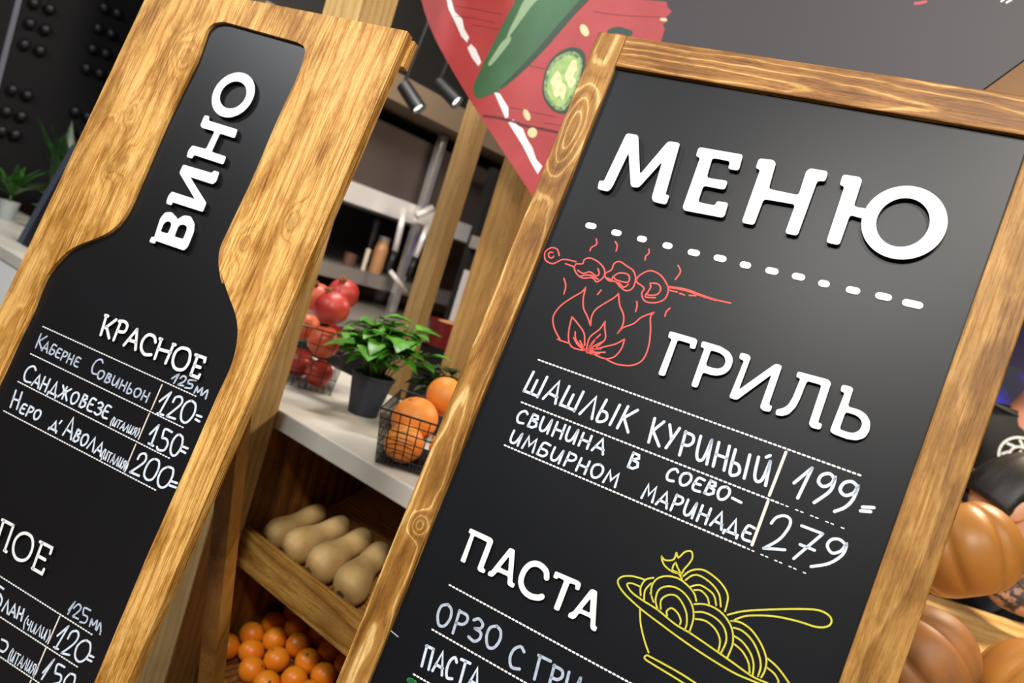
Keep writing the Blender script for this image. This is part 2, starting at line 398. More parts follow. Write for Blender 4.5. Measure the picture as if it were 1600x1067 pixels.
Pp = [([(458,100),(592,162),(604,182),(540,350),(556,362),(545,384),(512,370),(502,352),(565,188),(484,148),(425,320),(396,306),(462,136),(447,128)], ()),
 ([(706,222),(738,236),(722,440),(740,450),(728,475),(700,462),(690,446),(694,402),(630,372),(606,398),(592,405),(566,394),(574,370),(590,366)], ([(702,276),(696,370),(645,346)],)),
 ([(990,368),(1135,430),(1152,448),(1138,492),(1112,480),(1118,456),(1080,442),(1012,620),(978,604),(1046,426),(1008,408),(1000,420),(975,408)], ()),
 ([(1215,478),(1252,494),(1240,710),(1252,720),(1242,748),(1215,735),(1208,715),(1212,662),(1140,630),(1118,660),(1100,670),(1068,655),(1074,630),(1100,622)], ([(1210,540),(1206,630),(1155,606)],))]
for L, H in Pp: obj('letter', letter(MB, panel, L, ZP, .0055, .0022, 0, H), ltr, panel)
bm = bmesh.new(); ribbon(bm, MB.pts([(936,410),(930,365),(885,326),(835,328),(795,368),(775,430),(790,485),(830,522),(880,534),(906,528)], ZP, .0055), .0073, -.0055, -.0003, mi_side=1); obj('letter', bm, ltr, panel)

DEC = .0006
def dashes(B, par, a, b, n, w, duty=.66, base=0.0, name='dotted_rule', fade=0):
    """printed dotted rule from photo point a to b"""
    A = Vector(B.px(*a, -base)); E = Vector(B.px(*b, -base)); d = (E-A)/n; bm = bmesh.new()
    for i in range(n):
        p = A+d*i; q = p+d*duty
        if i > n-fade and i % 3 == 1: continue
        t = d.normalized()*w*.5
        ribbon(bm, [p+t*.5, q-t*.5], w*(1 if i <= n-fade else .6), base-DEC, base-.0001, sm=False)
    return obj(name, bm, M_rule, par)
for x, y, L in ((60,446,50),(163,474,46),(266,499,44),(369,526,44),(475,554,52),(581,577,54),(683,604,47),(790,628,54),(897,651,54),(1000,679,46),(1117,706,57),(1240,731,65),(1357,761,82)):
    bm = bmesh.new(); c = (L-29)/2; ribbon(bm, MB.pts([(x-c, y-c*.22), (x+c, y+c*.22)], ZM, .001), 29/2.5806/FPX*.93, -.0012, -.0001, sm=False)
    obj('printed_dash', bm, M_rule, panel)
for a, b, n, f in (((841,562),(1348,744),75,1),((814.5,628.2),(1322,827),75,14),((788,695.3),(1262,897),75,14),((702,913.6),(1010,1080.5),52,0),((675,983),(850,1083),30,0),((646,1053),(700,1084),10,0)):
    dashes(MB, panel, a, b, n, .0021, fade=f)

# ---- hand lettering: pen strokes in a unit cell (x right, y up)
F = {
 'А': (.78, [[(.02,0),(.4,1),(.72,0)], [(.14,.34),(.66,.3)]]), 'Б': (.7, [[(.6,1),(.16,.96),(.06,0)], [(.1,.52),(.5,.5),(.6,.25),(.42,.02),(.04,.02)]]),
 'В': (.66, [[(.08,.0),(.14,1)], [(.13,.98),(.45,.95),(.5,.74),(.18,.55)], [(.18,.55),(.52,.46),(.56,.2),(.34,.0),(.06,.02)]]),
 'Г': (.6, [[(.08,0),(.1,.98)], [(.02,.97),(.62,.97)]]), 'Д': (.86, [[(.16,.1),(.42,1),(.66,.1)], [(.0,-.12),(.02,.08),(.8,.08),(.8,-.12)]]),
 'Е': (.66, [[(.56,.94),(.2,.96),(.08,.6),(.06,.2),(.2,.02),(.56,.04)], [(.08,.5),(.44,.52)]]),
 'Ж': (1.0, [[(.46,1),(.44,0)], [(.06,.98),(.4,.55),(.0,.02)], [(.9,.98),(.5,.55),(.9,.02)], [(.3,.52),(.6,.52)]]),
 'З': (.64, [[(.08,.86),(.3,1),(.54,.84),(.46,.62),(.22,.54)], [(.22,.54),(.54,.46),(.56,.2),(.34,0),(.04,.08)]]),
 'И': (.78, [[(.06,1),(.06,.3),(.2,.04),(.44,.2),(.62,1)], [(.62,1),(.64,0)]]), 'Й': (.78, [[(.06,1),(.06,.3),(.2,.04),(.44,.2),(.62,1)], [(.62,1),(.64,0)], [(.4,1.1),(.56,1.22)]]),
 'К': (.74, [[(.08,1),(.06,0)], [(.58,1),(.14,.5),(.62,0)]]), 'Л': (.72, [[(.0,.0),(.38,1),(.66,0)]]),
 'М': (.86, [[(.04,0),(.16,.98),(.4,.34),(.68,1),(.76,0)]]), 'Н': (.74, [[(.08,1),(.06,0)], [(.6,1),(.6,0)], [(.07,.5),(.6,.5)]]),
 'О': (.78, [[(.4,1),(.12,.82),(.06,.4),(.24,.02),(.52,.1),(.68,.5),(.62,.86),(.4,1)]]), 'П': (.74, [[(.08,0),(.1,1)], [(.06,.98),(.6,.98)], [(.6,.98),(.6,0)]]),
 'Р': (.68, [[(.08,-.04),(.12,1)], [(.1,.96),(.5,.94),(.58,.7),(.4,.48),(.1,.44)]]), 'С': (.7, [[(.6,.84),(.42,1),(.16,.8),(.06,.4),(.2,.04),(.56,.08)]]),
 'Т': (.72, [[(.02,.98),(.66,.98)], [(.34,.96),(.3,0)]]), 'У': (.68, [[(.06,1),(.3,.46)], [(.58,1),(.14,0)]]), 'Ч': (.66, [[(.06,1),(.08,.6),(.26,.48),(.54,.6)], [(.56,1),(.54,0)]]),
 'Ш': (1.0, [[(.08,1),(.06,.02)], [(.06,.04),(.86,.04)], [(.46,.7),(.46,.04)], [(.86,1),(.86,0)]]),
 'Ы': (.95, [[(.08,1),(.06,.02),(.34,.0),(.48,.2),(.36,.44),(.08,.46)], [(.78,1),(.76,0)]]), 'Ь': (.62, [[(.08,1),(.06,.02),(.36,.0),(.5,.2),(.38,.44),(.08,.46)]]),
 'Я': (.7, [[(.58,0),(.56,.98)], [(.56,.96),(.2,.94),(.1,.72),(.26,.5),(.56,.5)], [(.3,.48),(.04,0)]]),
 '(': (.36, [[(.26,1.15),(.08,.7),(.08,.3),(.24,-.15)]]), ')': (.36, [[(.06,1.15),(.22,.7),(.22,.3),(.06,-.15)]]), ' ': (.5, []) }
CORN = set('АВГДЖКЛМНПТУШЯЧ')
def word(bm, B, s, o, bl, tl, br, w, base=0.0):
    tot = sum(F[c][0] for c in s); tot -= .1
    P = [Vector(B.px(o[0]+p[0]/o[2], o[1]+p[1]/o[2], -base)) for p in (bl, tl, br)]
    ex = (P[2]-P[0])/tot; ey = P[1]-P[0]; x = 0
    for c in s:
        wd, st = F[c]
        jx, jy, js = random.uniform(-.02, .02), random.uniform(-.03, .03), random.uniform(.95, 1.05)
        for k in st:
            q = [P[0]+ex*(x+a*.86+.04+jx)+ey*(b*js*.95+jy) for a, b in k]
            ribbon(bm, q, w, base-DEC, base-.0001, sm=(c not in CORN and len(q) > 2))
        x += wd
def strokes(bm, B, L, o, w, base=0.0, sm=True):
    for s in L: ribbon(bm, B.pts(s, o, -base), w, base-DEC, base-.0001, sm=sm and len(s) > 2)
ZA = (780, 560, 4.9875); ZB = (1000, 620, 3.9975); ZC = (620, 900, 5.0)
def line(par, items, w, mat, B, base=0.0, label=None):
    for it in items:
        bm = bmesh.new()
        if len(it) == 5: word(bm, B, it[0], it[1], it[2], it[3], it[4], w*(.6 if it[0][0] == '(' else 1), base)
        else: strokes(bm, B, it[1], it[0], w, base, *([it[2]] if len(it) > 2 else []))
        obj('handwriting', bm, mat, par)
WM = .0036
line(panel, [('ШАШЛЫК', ZA, (180,250), (258,90), (1018,582)), ('КУРИНЫЙ', ZB, (42,278), (78,128), (797,558)),
    (ZB, [[(962,538),(1075,445)], [(1075,445),(985,632)], [(1215,512),(1185,480),(1135,490),(1115,530),(1145,560),(1195,542),(1218,505),(1190,585),(1088,660)], [(1360,562),(1325,530),(1275,538),(1250,580),(1280,615),(1335,600),(1362,560),(1330,640),(1280,690),(1215,716)], [(1390,688),(1460,692)], [(1378,712),(1440,717)]])], WM, M_chalk, MB)
line(panel, [('СВИНИНА', ZA, (118,488), (158,385), (810,750)), ('В', ZA, (985,838), (1022,720), (1075,868)), ('СОЕВО', ZB, (148,512), (182,432), (545,655)), (ZB, [[(577,632),(632,660)]]),
    (ZB, [[(820,790),(850,755),(900,742),(938,765),(930,815),(870,890),(775,945)], [(772,945),(905,955)], [(1010,805),(1142,855)], [(1142,855),(960,1010)], [(1000,922),(1090,958)], [(1287,925),(1245,890),(1195,892),(1170,930),(1200,975),(1255,962),(1290,920),(1265,985),(1180,1040),(1068,1060)]])], WM*.88, M_chalk, MB)
line(panel, [('ИМБИРНОМ', ZA, (70,648), (112,550), (915,1005)), ('МАРИНАДЕ', ZB, (3,628), (38,535), (690,905))], WM*.84, M_chalk, MB)
line(panel, [('ОРЗО', ZC, (290,362), (340,178), (790,592)), ('С', ZC, (855,700), (895,510), (975,745)), ('ГРИ', ZC, (1058,800), (1102,612), (1420,985))], WM, M_chalk_dim, MB)
line(panel, [('ПАСТА', ZC, (182,692), (226,516), (630,905))], WM, M_chalk, MB)
bm = bmesh.new(); strokes(bm, MB, [[(912,345),(808,615)], [(800,652),(700,925)]], ZB, .0033); obj('price_divider', bm, M_peach, panel)
bm = bmesh.new(); strokes(bm, MB, [[(100,822),(140,830)], [(105,840),(150,850)], [(95,812),(120,818)]], ZC, .006); obj('chalk_mark', bm, M_grn, panel)
bm = bmesh.new(); ribbon(bm, MB.pts([(808,822),(850,857)], (330,700,2.9075)), .0012, -DEC, -.0001); obj('scratch', bm, M_chalk_dim, panel)
ZF = (780, 330, 3.9525)
fire = [[(372,275),(358,235),(320,227),(284,255),(287,302),(330,325),(370,308),(405,298),(475,312)], [(332,256),(310,256),(306,280),(325,290),(338,278)], [(410,325),(440,335),(465,346)],
 [(475,325),(515,325),(527,300),(560,290),(610,312),(648,355),(648,402),(605,437),(575,412),(512,412),(475,380),(465,345),(478,325)], [(485,365),(520,385),(560,375),(600,400),(618,385),(610,355)], [(500,402),(560,395),(612,422)],
 [(660,380),(695,362),(710,325),(745,312),(790,340),(830,370),(843,420),(825,475),(785,492),(745,465),(720,436),(680,430),(655,405),(660,380)], [(668,412),(695,425),(700,410)], [(708,402),(740,383),(790,388),(806,415),(790,440),(725,425),(705,402)], [(740,442),(770,470),(798,452)],
 [(850,420),(870,395),(930,368),(990,390),(1030,440),(1045,490),(1020,545),(960,566),(900,555),(880,510),(895,475),(852,440),(850,420)], [(935,445),(980,450),(998,480),(975,515),(915,515),(935,472),(932,446)], [(912,505),(905,530),(965,535)],
 [(1040,465),(1150,482),(1250,518),(1340,548),(1430,568)], [(1040,470),(1150,490),(1250,524),(1340,552)], [(1055,490),(1100,500)], [(1115,508),(1145,518)], [(1175,520),(1215,523)],
 [(600,172),(602,205),(570,225),(562,245)], [(718,188),(730,215),(722,247)], [(925,235),(925,260),(905,280),(902,302)], [(1105,335),(1120,375),(1088,422)], [(400,415),(412,460),(400,512)], [(630,488),(608,515)], [(850,558),(852,585),(843,620)], [(1055,600),(1032,622),(1025,648)],
 [(430,815),(385,800),(360,790)], [(375,790),(340,720),(335,650),(380,585),(450,535),(510,500),(535,470)], [(535,470),(520,540),(522,600),(545,650),(565,708)], [(565,708),(572,650),(600,605),(660,565),(710,535),(738,508)], [(738,508),(745,580),(768,640),(765,700),(732,755)], [(735,752),(765,720),(830,695),(880,655),(958,625)], [(958,625),(935,655),(935,740),(922,840),(885,920),(820,952),(740,948),(690,930),(655,910)],
 [(450,652),(432,730),(430,800),(455,842),(520,860)], [(450,652),(490,700),(525,755),(528,830)], [(655,680),(620,730),(560,780),(540,850)], [(655,680),(652,720),(655,790),(600,840)], [(775,790),(720,820),(640,840),(570,860)], [(775,790),(755,850),(710,900),(650,910),(580,880),(525,850)],
 [(470,745),(478,800),(540,862)], [(460,780),(490,830),(545,868)], [(625,762),(575,812),(550,860)], [(600,785),(565,830),(545,870)], [(640,805),(585,835),(555,868)], [(500,800),(520,840),(545,875)], [(630,850),(570,855),(545,870)], [(655,872),(600,872),(550,862)], [(620,880),(570,880),(545,868)], [(590,800),(555,850)]]
bm = bmesh.new(); strokes(bm, MB, fire, ZF, .0019); obj('chalk_drawing', bm, M_red, panel, 'red chalk drawing of skewered meat over a flame')
ZY = (920, 830, 4.0)
bowl = [[(345,300),(270,280),(205,285),(182,320),(220,385),(320,480),(450,580),(600,690),(750,790),(900,880),(1000,925),(1100,965)], [(320,345),(270,325),(240,332),(268,380),(340,433),(430,490),(540,580),(640,640),(800,750),(900,820),(1020,905),(1120,950)],
 [(1118,795),(1170,840),(1215,895),(1260,960)], [(1112,850),(1160,890),(1185,935),(1180,960)], [(320,490),(325,580),(348,680),(374,757)], [(670,950),(560,880),(400,792),(362,775),(350,795),(400,830),(540,915),(610,960)],
 [(405,290),(355,303),(325,350),(325,400)], [(390,325),(352,370),(346,432)], [(385,385),(405,442)],
 [(390,400),(395,340),(430,295),(490,280),(560,295),(620,340),(660,390),(672,435)], [(430,485),(418,430),(435,370),(480,345),(540,350),(600,390),(645,460),(655,540),(628,632)], [(450,485),(452,430),(490,400),(540,400),(580,440),(610,510),(612,580),(598,618)], [(490,527),(488,498),(518,480),(555,510),(575,555),(570,582)],
 [(590,280),(640,245),(710,240),(780,280),(840,340),(870,410),(852,500)], [(605,305),(650,275),(700,280),(770,330),(815,395),(825,470)], [(638,345),(690,335),(740,360),(782,400),(797,462)], [(660,367),(700,370),(740,410),(752,452)],
 [(660,455),(720,455),(790,480),(850,530),(895,610),(900,700),(868,785)], [(665,505),(720,507),(790,540),(845,600),(860,680),(828,758)], [(668,548),(730,560),(790,610),(820,680),(810,748)],
 [(890,560),(950,570),(1020,620),(1080,710),(1110,800),(1100,870),(1078,912)], [(905,602),(960,622),(1020,680),(1060,760),(1075,840),(1058,905)], [(905,652),(960,690),(1010,760),(1030,830),(1025,897)], [(910,705),(960,750),(998,820),(1005,892)],
 [(868,522),(960,500),(1100,490),(1300,485),(1430,492),(1500,525),(1517,565),(1490,595),(1420,597),(1300,560),(1150,530),(1000,527),(930,545),(900,562)],
 [(455,155),(478,180),(530,176),(548,135),(560,165),(600,130),(640,125),(648,165),(625,205),(595,238),(580,262),(530,255),(480,220),(460,185),(455,155)], [(582,297),(560,262),(525,242),(530,212),(545,195)], [(545,195),(555,225),(578,270)]]
bm = bmesh.new(); strokes(bm, MB, bowl, ZY, .0019); obj('chalk_drawing', bm, M_yel, panel, 'yellow chalk drawing of a pasta bowl')

# ================================================================== WINE BOARD
WB = Board(-21.77, 11.08, at(300, 500, 1.13))
WR = .006     # panel recess behind the wooden face
ZW = (0, 0, 2.2857); Z2 = (0, 400, 3.2); Z3 = (0, 734, 3.2)
wx0 = np.mean([WB.px(219, 3.7)[0], WB.px(43, 400)[0]]); wx1 = np.mean([WB.px(635, 54)[0], WB.px(445, 500)[0], WB.px(331.4, 760)[0], WB.px(196, 1067)[0]])
wzT = np.mean([WB.px(460, 10.7)[1], WB.px(635.8, 51.5)[1]])
hole = WB.pts([(1090,185),(1066,262),(985,440),(900,640),(815,820),(785,890),(781,950),(792,1010)], ZW)
hole += WB.pts([(1105,85),(1140,190),(1175,285),(1188,370),(1178,465),(1150,560),(1090,690)], Z2)
hole = smooth_pts(hole)
hole += WB.pts([(925,0),(740,420),(470,1066)], Z3)
xb1 = hole[-1][0]; xb0 = np.mean([WB.px(59, 400+190/3.2)[0], WB.px(0, 400+592/3.2)[0]])+.002
lo = .2
hole += [(xb1, lo), (xb0, lo)]
left = WB.pts([(0,592),(150,292),(190,190),(235,92),(310,2)], Z2)[1:]
left += WB.pts([(205,942),(270,880),(375,836),(430,790),(468,725),(500,650),(600,420),(700,215)], ZW)[1:]
hole += [(xb0+.0005, WB.px(0, 585)[1])] + smooth_pts([(xb0, WB.px(22, 535)[1])]+left)
hole += rounded(WB.pts([(700,215),(738,105),(762,82),(800,77),(1060,150),(1086,165),(1090,185)], ZW), .008)[4:-4]
kw = [WB.px(*p) for p in ((330,230), (455,345), (278,75), (205,175), (290,90), (190,250), (170,262), (380,380))]
W_wine = wood('wine_board_wood', srgb(176, 124, 58), srgb(200, 154, 86), srgb(214, 174, 108), 'z', 110, .03, .03, 0, knots=[(k[0], k[1], .010+.004*(i % 3), .02) for i, k in enumerate(kw)], plank=.075, line='soft', warp=.02, blotch=.95, fib=.8, bump=.8, fscale=300.0, hair=1.0)
wine = thing('wine_list_board', 'golden wooden wine list board with a bottle-shaped black panel, left of the menu board', 'sign', mat=WB.m())
bm = bmesh.new(); tri_prism(bm, [[(wx0, 0), (wx1, 0), (wx1, wzT), (wx0, wzT)], hole], 0, .017)
obj('wooden_face', bm, W_wine, wine)
wp = obj('chalkboard_panel', bx(xb0-.012, xb1+.03, WR, WR+.004, lo-.01, wzT-.03), M_panel_wine, wine)
W_leg = wood('easel_leg_wood', srgb(150, 98, 38), srgb(168, 114, 50), srgb(180, 126, 60), 'z', 12, .06, .0, 0, warp=.02, line='soft', seed=3.0, blotch=.4, fib=.5)
# rear legs hinge from a batten at the top and run back to the floor
_zt = wzT-.035
def rearleg(xa, xb):
    bm = bmesh.new(); yb = .6; zf = yb*math.tan(D(11.08)); zh = 1.3
    hexa(bm, [(xa, yb, zf), (xb, yb, zf), (xb, yb+.03, zf+.004), (xa, yb+.03, zf+.004), (xa, .03, zh), (xb, .03, zh), (xb, .058, zh), (xa, .058, zh)])
    return bm
obj('rear_leg', rearleg(wx1-.15, wx1-.115), W_leg, wine); obj('rear_leg', rearleg(wx0+.115, wx0+.15), W_leg, wine)
obj('hinge_batten', bx(wx0+.02, wx1+.005, .0175, .03, wzT-.045, wzT-.004), W_wine, wine)
ZV = (220, 100, 3.555)
V_ = [([(60,958),(74,962),(108,856),(135,824),(172,822),(198,850),(204,862),(240,840),(278,846),(299,885),(296,930),(262,1015),(240,1036),(84,982),(78,998),(46,988)], ([(150,872),(168,880),(168,900),(150,942),(110,930),(128,885)], [(240,892),(256,902),(255,920),(235,972),(187,958),(207,905),(222,892)])),
 ([(235,558),(395,605),(406,592),(436,600),(420,652),(400,668),(275,628),(365,772),(345,822),(178,768),(170,785),(140,775),(152,732),(172,708),(300,750),(214,605)], ()),
 ([(355,283),(383,291),(376,314),(538,364),(522,412),(440,386),(394,488),(475,514),(458,558),(296,505),(286,525),(254,516),(264,480),(285,452),(362,472),(410,374),(340,354),(330,340)], ())]
for L, H in V_: obj('letter', letter(WB, wp, L, ZV, .007, .003, WR, H), ltr, wp)
obj('letter', letter(WB, wp, ('E', [(535,45),(590,62),(628,110),(628,170),(600,235),(550,280),(490,298),(430,278),(400,230),(398,180),(425,110),(480,62)]), ZV, .007, .003, WR, (('E', [(530,97),(570,110),(585,150),(570,205),(535,238),(495,245),(450,225),(440,180),(455,140),(490,108)]),)), ltr, wp)
ZK = (0, 480, 4.9875); ZE = (240, 540, 5.333); ZL = (0, 800, 3.996)
def sletter(o, L, w, th=.005):
    bm = bmesh.new()
    for s in L:
        closed = s[0] == s[-1]
        ribbon(bm, WB.pts(s[:-1] if closed else s, o, th-WR), w, WR-th, WR-.0003, closed=closed, sm=len(s) > 4, mi_side=1)
    obj('letter', bm, ltr, wp)
wk = 5.0/FPX*1.16
for L in ([[(828,70),(785,215)], [(820,62),(842,70)], [(905,97),(822,160)], [(830,150),(850,240)]], [[(940,115),(885,255)], [(928,108),(972,113),(992,145),(968,192),(918,185)]],
          [[(1068,172),(965,295)], [(1068,172),(1055,330)], [(1005,255),(1058,272)]], [[(1212,272),(1200,228),(1155,215),(1112,258),(1100,318),(1125,365),(1178,370)]],
          [[(1258,250),(1205,400)], [(1352,292),(1290,435)], [(1235,325),(1330,352)], [(1245,245),(1262,252)], [(1348,288),(1366,294)]], [[(1450,322),(1480,350),(1474,420),(1440,475),(1400,488),(1360,470),(1346,420),(1365,355),(1405,320),(1450,322)]]): sletter(ZK, L, wk)
sletter(ZE, [[(350,76),(430,105),(424,135)], [(368,85),(310,240)], [(338,165),(388,182)], [(308,242),(370,268),(384,243)]], wk)
sletter(ZL, [[(14,48),(84,84)], [(84,84),(30,236)], [(26,238),(40,248)], [(24,54),(-12,160)]], 20/3.996/FPX*1.12)
sletter(ZL, [[(160,132),(198,158),(204,215),(180,278),(142,302),(100,288),(82,240),(92,180),(122,142),(160,132)]], 20/3.996/FPX*1.12)
sletter(ZL, [[(250,185),(325,224),(314,258)], [(264,192),(205,350)], [(240,275),(282,298)], [(200,350),(262,385),(274,358)]], 20/3.996/FPX*1.12)
for a, b, n, f in (((67,510),(308.5,620),62,0),((48,552.6),(288.5,669),62,0),((28,596),(267,717),62,0),((6,641.8),(245.5,766.8),62,0),((-30,881),(146,992.5),46,0),((-30,944),(123,1043),42,0),((-30,1005.5),(63,1068),26,0)):
    dashes(WB, wp, a, b, n, .0017, .62, WR)
Z6 = (0, 600, 4.9875); WH = .0027
line(wp, [('К', ZK, (268,312), (310,200), (336,342)), ('АБЕРНЕ', ZK, (322,332), (352,258), (606,472)), ('С', ZK, (690,508), (738,388), (765,540)), ('ОВИНЬОН', ZK, (748,545), (778,475), (1145,742))], WH*.9, M_chalk_dim, WB, WR)
line(wp, [('С', ZK, (162,560), (212,425), (245,600)), ('АНДЖОВЕЗЕ', ZK, (240,605), (280,508), (838,872)), ('(ИТАЛИЯ)', ZK, (855,912), (882,855), (1068,1008))], WH*1.05, M_chalk, WB, WR)
line(wp, [('Н', ZK, (72,778), (118,635), (140,800)), ('ЕРО', ZK, (145,815), (178,738), (300,888)), ('Д', ZK, (378,942), (405,872), (442,972)), (ZK, [[(482,886),(466,906)]]), ('А', Z6, (485,392), (535,235), (555,432)), ('ВОЛА', Z6, (560,438), (598,345), (788,560)), ('(ИТАЛИЯ)', Z6, (785,575), (812,505), (982,678))], WH*1.05, M_chalk, WB, WR)
line(wp, [(Z6, [[(1245,135),(1335,65)], [(1335,65),(1240,235)], [(1228,228),(1275,242)], [(1350,140),(1370,105),(1405,98),(1422,120),(1405,165),(1300,250)], [(1300,250),(1366,272)], [(1495,130),(1525,160),(1515,230),(1470,290),(1435,300),(1412,270),(1420,200),(1455,145),(1495,130)], [(1535,243),(1572,256)], [(1525,275),(1556,292)]]),
    (Z6, [[(1170,390),(1240,320)], [(1240,320),(1180,472)], [(1160,462),(1196,482)], [(1342,375),(1288,352),(1265,420)], [(1265,420),(1300,430),(1308,470),(1280,515),(1235,512),(1225,490)], [(1400,393),(1425,420),(1415,490),(1375,550),(1345,555),(1330,520),(1345,450),(1375,405),(1400,393)], [(1420,485),(1465,502)], [(1410,517),(1446,537)]]),
    (Z6, [[(1075,585),(1095,550),(1130,542),(1142,570),(1120,615),(1015,688)], [(1015,685),(1085,715)], [(1205,583),(1240,602),(1235,665),(1195,735),(1152,747),(1125,710),(1140,650),(1172,600),(1205,583)], [(1310,645),(1350,662),(1345,720),(1308,785),(1265,807),(1235,785),(1235,730),(1265,670),(1310,645)], [(1340,758),(1382,772)], [(1325,790),(1372,806)]])], WH*1.15, M_chalk, WB, WR)
line(wp, [(ZE, [[(155,275),(215,235)], [(215,235),(172,312)], [(225,272),(250,253),(272,268),(258,298),(205,325)], [(205,325),(250,335)], [(360,292),(300,287),(288,315)], [(288,315),(325,325),(315,355),(265,350)], [(340,392),(365,345),(370,388),(408,355),(395,410)], [(405,412),(452,373),(435,442)]], True)], WH*.95, M_chalk_dim, WB, WR)
line(wp, [(ZL, [[(0,462),(24,480)], [(2,512),(14,545),(4,582)]]), ('ЛАН', ZL, (12,612), (32,535), (138,680)), ('(ЧИЛИ)', ZL, (140,715), (162,652), (298,808)),
    (ZL, [[(360,772),(430,712)], [(430,712),(348,852)], [(338,842),(365,856)], [(425,790),(450,748),(485,745),(490,780),(460,825),(385,880)], [(385,880),(435,892)], [(540,800),(565,822),(560,880),(525,925),(490,932),(470,900),(480,845),(510,810),(540,800)], [(558,893),(586,906)], [(546,918),(573,932)]])], WH, M_chalk, WB, WR)
line(wp, [(ZL, [[(430,612),(470,560)], [(470,560),(425,637)], [(462,600),(490,575),(507,592),(495,618),(455,650)], [(455,650),(490,667)], [(567,614),(528,598),(520,640)], [(520,640),(547,655),(535,690),(500,685)], [(560,712),(575,670),(582,705),(608,678),(598,732)], [(605,737),(628,693),(630,748)], [(625,760),(627,763)]])], WH*.85, M_chalk_dim, WB, WR)
line(wp, [(ZL, [[(12,795),(45,812),(48,845),(22,872),(-5,858)]]), ('(ИТАЛИЯ)', ZL, (45,922), (72,855), (222,1022)), (ZL, [[(270,1002),(340,920)], [(340,920),(262,1042)], [(405,968),(362,950),(345,1005)], [(345,1005),(382,1020),(375,1060),(330,1075)], [(440,1008),(470,1022),(462,1075)], [(440,1008),(410,1040),(398,1075)]])], WH, M_chalk, WB, WR)
bm = bmesh.new(); strokes(bm, WB, [[(1265,5),(1180,200)], [(1165,230),(1080,430)], [(1060,470),(980,660)]], Z6, .0017, WR); obj('price_divider', bm, M_peach, wp)
bm = bmesh.new(); strokes(bm, WB, [[(375,650),(300,822)], [(290,845),(215,1022)], [(195,1050),(185,1075)]], ZL, .0019, WR); obj('price_divider', bm, M_peach, wp)

# ================================================================== FOOD COUNTER  (local s = along, b = back, z = up)
F0 = hit(540, 701, np.array([0, 0, .9]), np.array([0, 0, 1.]))
HC, _, NC = axes(-37.44, 0); BC = -NC
CM = Matrix([[HC[i], BC[i], (0, 0, 1)[i], (F0[0], F0[1], 0)[i]] for i in range(3)]+[[0, 0, 0, 1]])
CMI = CM.inverted()
def toC(X): return CMI @ Vector(X)
def onb(px, py, b):       # photo ray at a given set-back
    return toC(hit(px, py, F0+BC*b, NC))
def onz(px, py, z): return toC(hit(px, py, np.array([0, 0, z]), np.array([0, 0, 1.])))
def cthing(name, label, cat, s, b, z, rot=0, group=None):
    p = CM @ Vector((s, b, z)); return thing(name, label, cat, p, D(-37.44+rot), group)
def place(o, s, b, z, rot=0): o.location = CM @ Vector((s, b, z)); o.rotation_euler = (0, 0, D(-37.44+rot))

M_quartz = plain('pale_quartz', srgb(206, 202, 192), .35, c2=srgb(190, 186, 177), nscale=9)
M_whitep = plain('white_counter_panel', srgb(236, 237, 237), .5, noise=.03)
W_oak = wood('tray_oak', srgb(150, 104, 44), srgb(180, 132, 62), srgb(198, 152, 82), 'x', 90, .06, .02, .57, warp=.02, line='dark', blotch=.3, seed=1.0)
W_cab = wood('cabinet_wood', srgb(96, 56, 20), srgb(122, 76, 30), srgb(140, 92, 42), 'z', 50, .07, .02, .1, warp=.04, line='dark', blotch=.5, seed=8.0)
def postwood(nm, c1, c2, c3, seed): return wood(nm, c1, c2, c3, 'z', 60, .07, .012, .03, warp=.03, line='soft', blotch=.2, fib=.35, seed=seed, bump=.1, hair=.2)
W_post = postwood('post_pine', srgb(188, 150, 92), srgb(204, 168, 108), srgb(216, 184, 128), 11.0)
W_post2 = postwood('post_grey_pine', srgb(132, 102, 62), srgb(144, 114, 72), srgb(152, 124, 84), 4.0)
W_post3 = postwood('post_brown_pine', srgb(150, 112, 62), srgb(164, 124, 72), srgb(176, 138, 86), 6.0)
CEIL = 3.15
def ctag(o, l, c): o.matrix_world = CM; return tag(o, l, c)
ct = obj('countertop', bx(-3.6, .32, 0, .555, .856, .9), M_quartz, bevel=.004); ctag(ct, 'long pale stone countertop carrying the fruit baskets and potted plants', 'countertop')
wc = thing('white_counter', 'white base cabinet under the far left end of the stone countertop', 'counter', mat=CM)
obj('body', bx(-3.58, -1.25, .012, .55, .08, .855), M_whitep, wc); obj('plinth', bx(-3.55, -1.28, .05, .52, 0, .08), M_black, wc)
cab = thing('display_cabinet', 'open brown wooden produce cabinet under the stone countertop, holding squashes and oranges', 'cabinet', mat=CM)
obj('side_panel', bx(-.272, -.252, .001, .54, 0, .855), W_cab, cab); obj('side_panel', bx(.30, .318, .001, .54, 0, .855), W_cab, cab)
obj('back_panel', bx(-.252, .30, .525, .54, 0, .855), W_cab, cab)
obj('tray_front', bx(-.2515, .2995, 0, .02, .53, .615), W_oak, cab, bevel=.002)
SL = .5; TB0 = .54
bm = bmesh.new(); hexa(bm, [(-.251, .02, TB0-.012), (.299, .02, TB0-.012), (.299, .44, TB0-.012+SL*.42), (-.251, .44, TB0-.012+SL*.42), (-.251, .02, TB0), (.299, .02, TB0), (.299, .44, TB0+SL*.42), (-.251, .44, TB0+SL*.42)])
obj('tray_bottom', bm, W_oak, cab)
OS = .34; OZ0 = .285
bm = bmesh.new(); hexa(bm, [(-.251, .0, OZ0-.015), (.299, .0, OZ0-.015), (.299, .5, OZ0-.015+OS*.5), (-.251, .5, OZ0-.015+OS*.5), (-.251, .0, OZ0), (.299, .0, OZ0), (.299, .5, OZ0+OS*.5), (-.251, .5, OZ0+OS*.5)])
obj('orange_shelf', bm, W_cab, cab); obj('shelf_lip', bx(-.238, .299, -.018, -.0005, .2, .29), W_oak, cab)

